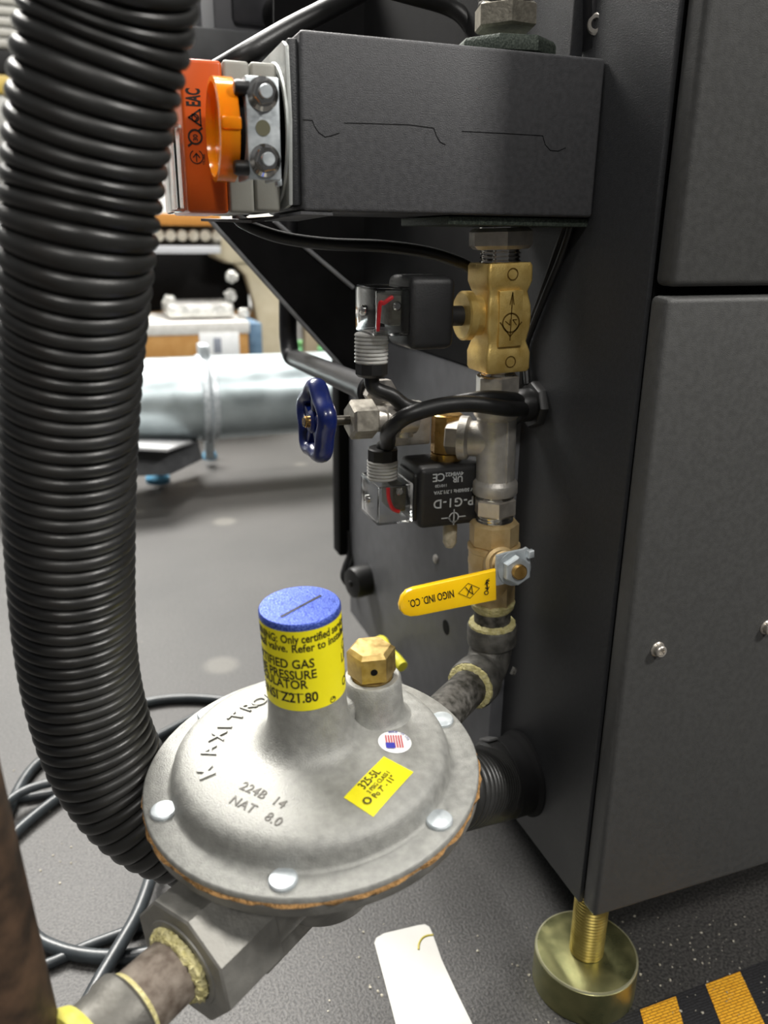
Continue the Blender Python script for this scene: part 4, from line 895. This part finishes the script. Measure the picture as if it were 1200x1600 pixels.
# beige table leg and top
YT = 2.9
tb = thing('beige_table', 'beige plastic table with a curved leg, blurred behind the duct', 'table', ony(430, 610, YT))
MB().poly([ony(322, 352, YT), ony(328, 385, YT), ony(338, 402, YT), ony(360, 412, YT), ony(640, 412, YT), ony(640, 340, YT), ony(322, 340, YT)], (0, .25, 0), .012).build('table_top', beige, tb)
MB().poly([ony(362, 408, YT+.02), ony(384, 430, YT+.02), ony(396, 470, YT+.02), ony(406, 520, YT+.02), ony(410, 620, YT+.02), ony(452, 620, YT+.02), ony(452, 500, YT+.02), ony(440, 408, YT+.02)], (0, .06, 0), .008).build('leg', beige, tb)
MB().poly([ony(440, 478, YT+.02), ony(440, 496, YT+.02), ony(600, 496, YT+.02), ony(600, 478, YT+.02)], (0, .04, 0), .004).build('crossbar', beige, tb)
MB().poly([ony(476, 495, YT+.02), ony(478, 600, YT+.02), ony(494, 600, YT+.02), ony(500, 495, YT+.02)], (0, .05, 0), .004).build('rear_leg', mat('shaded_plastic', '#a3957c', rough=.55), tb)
# boxes below
def bbox(name, label, cat, px0, py0, px1, py1, Y, d_, mt, bev=.004, par=None):
    xm = (px0+px1)/2; ym = (py0+py1)/2
    lo = V((ony(px0, ym, Y).x, Y, ony(xm, py1, Y).z)); hi = V((ony(px1, ym, Y).x, Y+d_, ony(xm, py0, Y).z)); b = MB().box(lo, hi, bev)
    return b.build(name, mt, par) if par else b.solo(name, mt, label, cat)
cbx = thing('cardboard_box', 'long cardboard box with white top band and label, standing behind the duct', 'cardboard box', ony(310, 575, 2.55))
bbox('carton', '', '', 200, 523, 390, 600, 2.55, .35, cardb, .006, cbx)
bbox('white_band', '', '', 199, 504, 391, 524, 2.548, .354, mat('white_band', '#cfccc6', '#dedbd6', rough=.6), .006, cbx)
bbox('shipping_label', '', '', 312, 520, 374, 556, 2.545, .004, white, .001, cbx)
bbox('label_print', '', '', 334, 528, 346, 552, 2.543, .002, mat('grey_print', '#8b8f9a', rough=.6), .0005, cbx)
bbox('cardboard_box', 'brown cardboard box behind the long labelled carton', 'cardboard box', 190, 488, 402, 530, 3.0, .35, mat('dark_cardboard', '#8d6a3c', '#9a774a', rough=.8), .006)
bbox('foil_tray', 'shiny wrapped tray on top of the labelled carton', 'tray', 262, 474, 366, 497, 2.62, .2, mat('plastic_wrap', '#c9c8c4', '#e4e3df', rough=.2, metal=.4, nscale=30, bump=.8, bscale=60, bdist=.01), .01)
for px, py, lb_ in ((264, 470, 'crumpled clear bag at the left end of the shiny tray'), (380, 490, 'crumpled clear bag at the right end of the shiny tray'), (360, 462, 'crumpled clear bag just above the right end of the shiny tray'), (362, 432, 'small bright crumpled bag hanging beside the beige table leg')):
    p = ony(px, py, 2.66); b = MB(); bmesh.ops.create_icosphere(b.b, subdivisions=3, radius=.018, matrix=MX.Translation(p))
    for v in b.b.verts: v.co = p+(v.co-p)*random.uniform(.7, 1.25)
    b.solo('crumpled_bag', MATS['plastic_wrap'], lb_, 'bag', sharp=10)
bbox('dark_bin', 'black open bin under the background shelf', 'bin', 200, 396, 388, 485, 3.05, .3, blackpaint, .004)
bbox('blue_bottle_crate', 'blurred blue grey crate beside the labelled carton', 'crate', 389, 505, 410, 560, 2.6, .2, mat('blue_grey', '#4d6a86', '#6d8aa3', rough=.5, nscale=30), .004)
sh = thing('background_shelf', 'shelf with orange edge and a row of round rollers, behind the hose', 'shelf', ony(290, 395, 2.7))
bbox('orange_edge', '', '', 200, 333, 345, 352, 2.70, .3, mat('orange_edge', '#c98a3e', rough=.6), .003, sh)
bbox('white_edge', '', '', 200, 384, 345, 396, 2.70, .3, mat('white_edge', '#c9cace', rough=.5), .003, sh)
bbox('back_board', '', '', 200, 352, 345, 384, 2.80, .02, mat('grey_board', '#6e6a62', rough=.6), .002, sh)
for i in range(8):
    p = ony(212+i*18, 368, 2.74); MB().lathe([(0, -.02), (.016, -.018), (.018, 0), (.016, .018), (0, .02)], frame(p, (0, -1, 0)), 18).build('roller', mat('roller_white', '#b9b09e', '#d3ccbd', rough=.5), sh)
# green leaves far behind
for px, py, sx_, sz_, Y, lb_ in ((432, 440, .10, .13, 3.6, 'pale green leafy plant behind the beige table leg'), (506, 515, .08, .10, 4.2, 'dark green leafy plant under the table crossbar'), (496, 545, .16, .05, 3.7, 'low pale green plant in front of the dark green one')):
    p = ony(px, py, Y); pl = thing('leafy_plant', lb_, 'plant', (p.x, p.y, 0)); b = MB(); bmesh.ops.create_icosphere(b.b, subdivisions=4, radius=1, matrix=MX.Identity(4))
    for v in b.b.verts: q = v.co*random.uniform(.7, 1.15); v.co = p+V((q.x*sx_, q.y*.08, q.z*sz_))
    b.build('foliage', greenbag, pl); MB().lathe([(.012, 0), (.009, p.z)], MX.Translation((p.x, p.y, 0)), 10).build('stem', MATS['green_foliage'], pl)
# grey machine behind, upper left
mh = thing('background_machine', 'grey machine housing with a dark window, behind the actuator', 'machine', ony(370, 90, 1.1))
MB().box((ony(280, 20, 1.1).x, 1.1, ony(370, 50, 1.1).z), (ony(470, 20, 1.1).x, 1.2, ony(370, -150, 1.1).z), .004).build('housing', mat('machine_grey', '#6d6d70', '#77777a', rough=.5, nscale=20), mh)
MB().box((ony(314, 20, 1.098).x, 1.096, ony(325, 48, 1.098).z), (ony(334, 20, 1.098).x, 1.10, ony(325, -150, 1.098).z), .002).build('pale_strip', mat('machine_pale', '#c3c4c6', rough=.5), mh)
MB().box((ony(362, 20, 1.098).x, 1.095, ony(400, 40, 1.098).z), (ony(466, 20, 1.098).x, 1.10, ony(400, -150, 1.098).z), .006).build('dark_window', mat('smoked_window', '#3b3b3e', '#424245', rough=.35), mh)
MB().box((ony(280, 70, 1.05).x, 1.05, ony(370, 150, 1.05).z), (ony(470, 70, 1.05).x, 1.10, ony(370, 46, 1.05).z), .004).build('lower_rail', darkgrey, mh)
kb = MB(); p = ony(455, 8, 1.02); kb.lathe([(.022, 0), (.022, .05), (.019, .056), (0, .056)], frame(p+V((0, .055, 0)), (0, -1, 0)), 28); kb.build('knob', blackpaint, mh)
# far left: shutter, dark band, yellow rail, all against the back wall
rs_ = thing('roller_shutter', 'grey ribbed roller shutter high at the far left', 'shutter', ony(0, 75, 6.5))
xa, xb = ony(-260, 60, 6.5).x, ony(60, 60, 6.5).x
for i in range(10):
    za = ony(0, 74-i*17, 6.5).z; zb2 = ony(0, 60-i*17, 6.5).z
    MB().box((xa, 6.5, za), (xb, 6.56, zb2), .01).build('slat', mat('shutter_grey', '#66655f', '#706f69', rough=.45), rs_)
MB().box((xa, 6.53, ony(0, 76, 6.5).z), (xb, 6.57, ony(0, -110, 6.5).z)).build('backing', mat('shutter_gap', '#98968e', rough=.5), rs_)
MB().box((xa, 6.5, ony(0, 114, 6.5).z), (xb, 6.6, ony(0, 78, 6.5).z), .01).solo('dark_beam', blackpaint, 'black band below the far roller shutter', 'beam')
MB().box((xa, 6.45, ony(0, 146, 6.45).z), (xb, 6.6, ony(0, 117, 6.45).z), .01).solo('yellow_beam', mat('ochre_paint', '#7f6c26', '#877430', rough=.5), 'mustard yellow band below the black one at far left', 'beam')
bpy.context.view_layer.update()
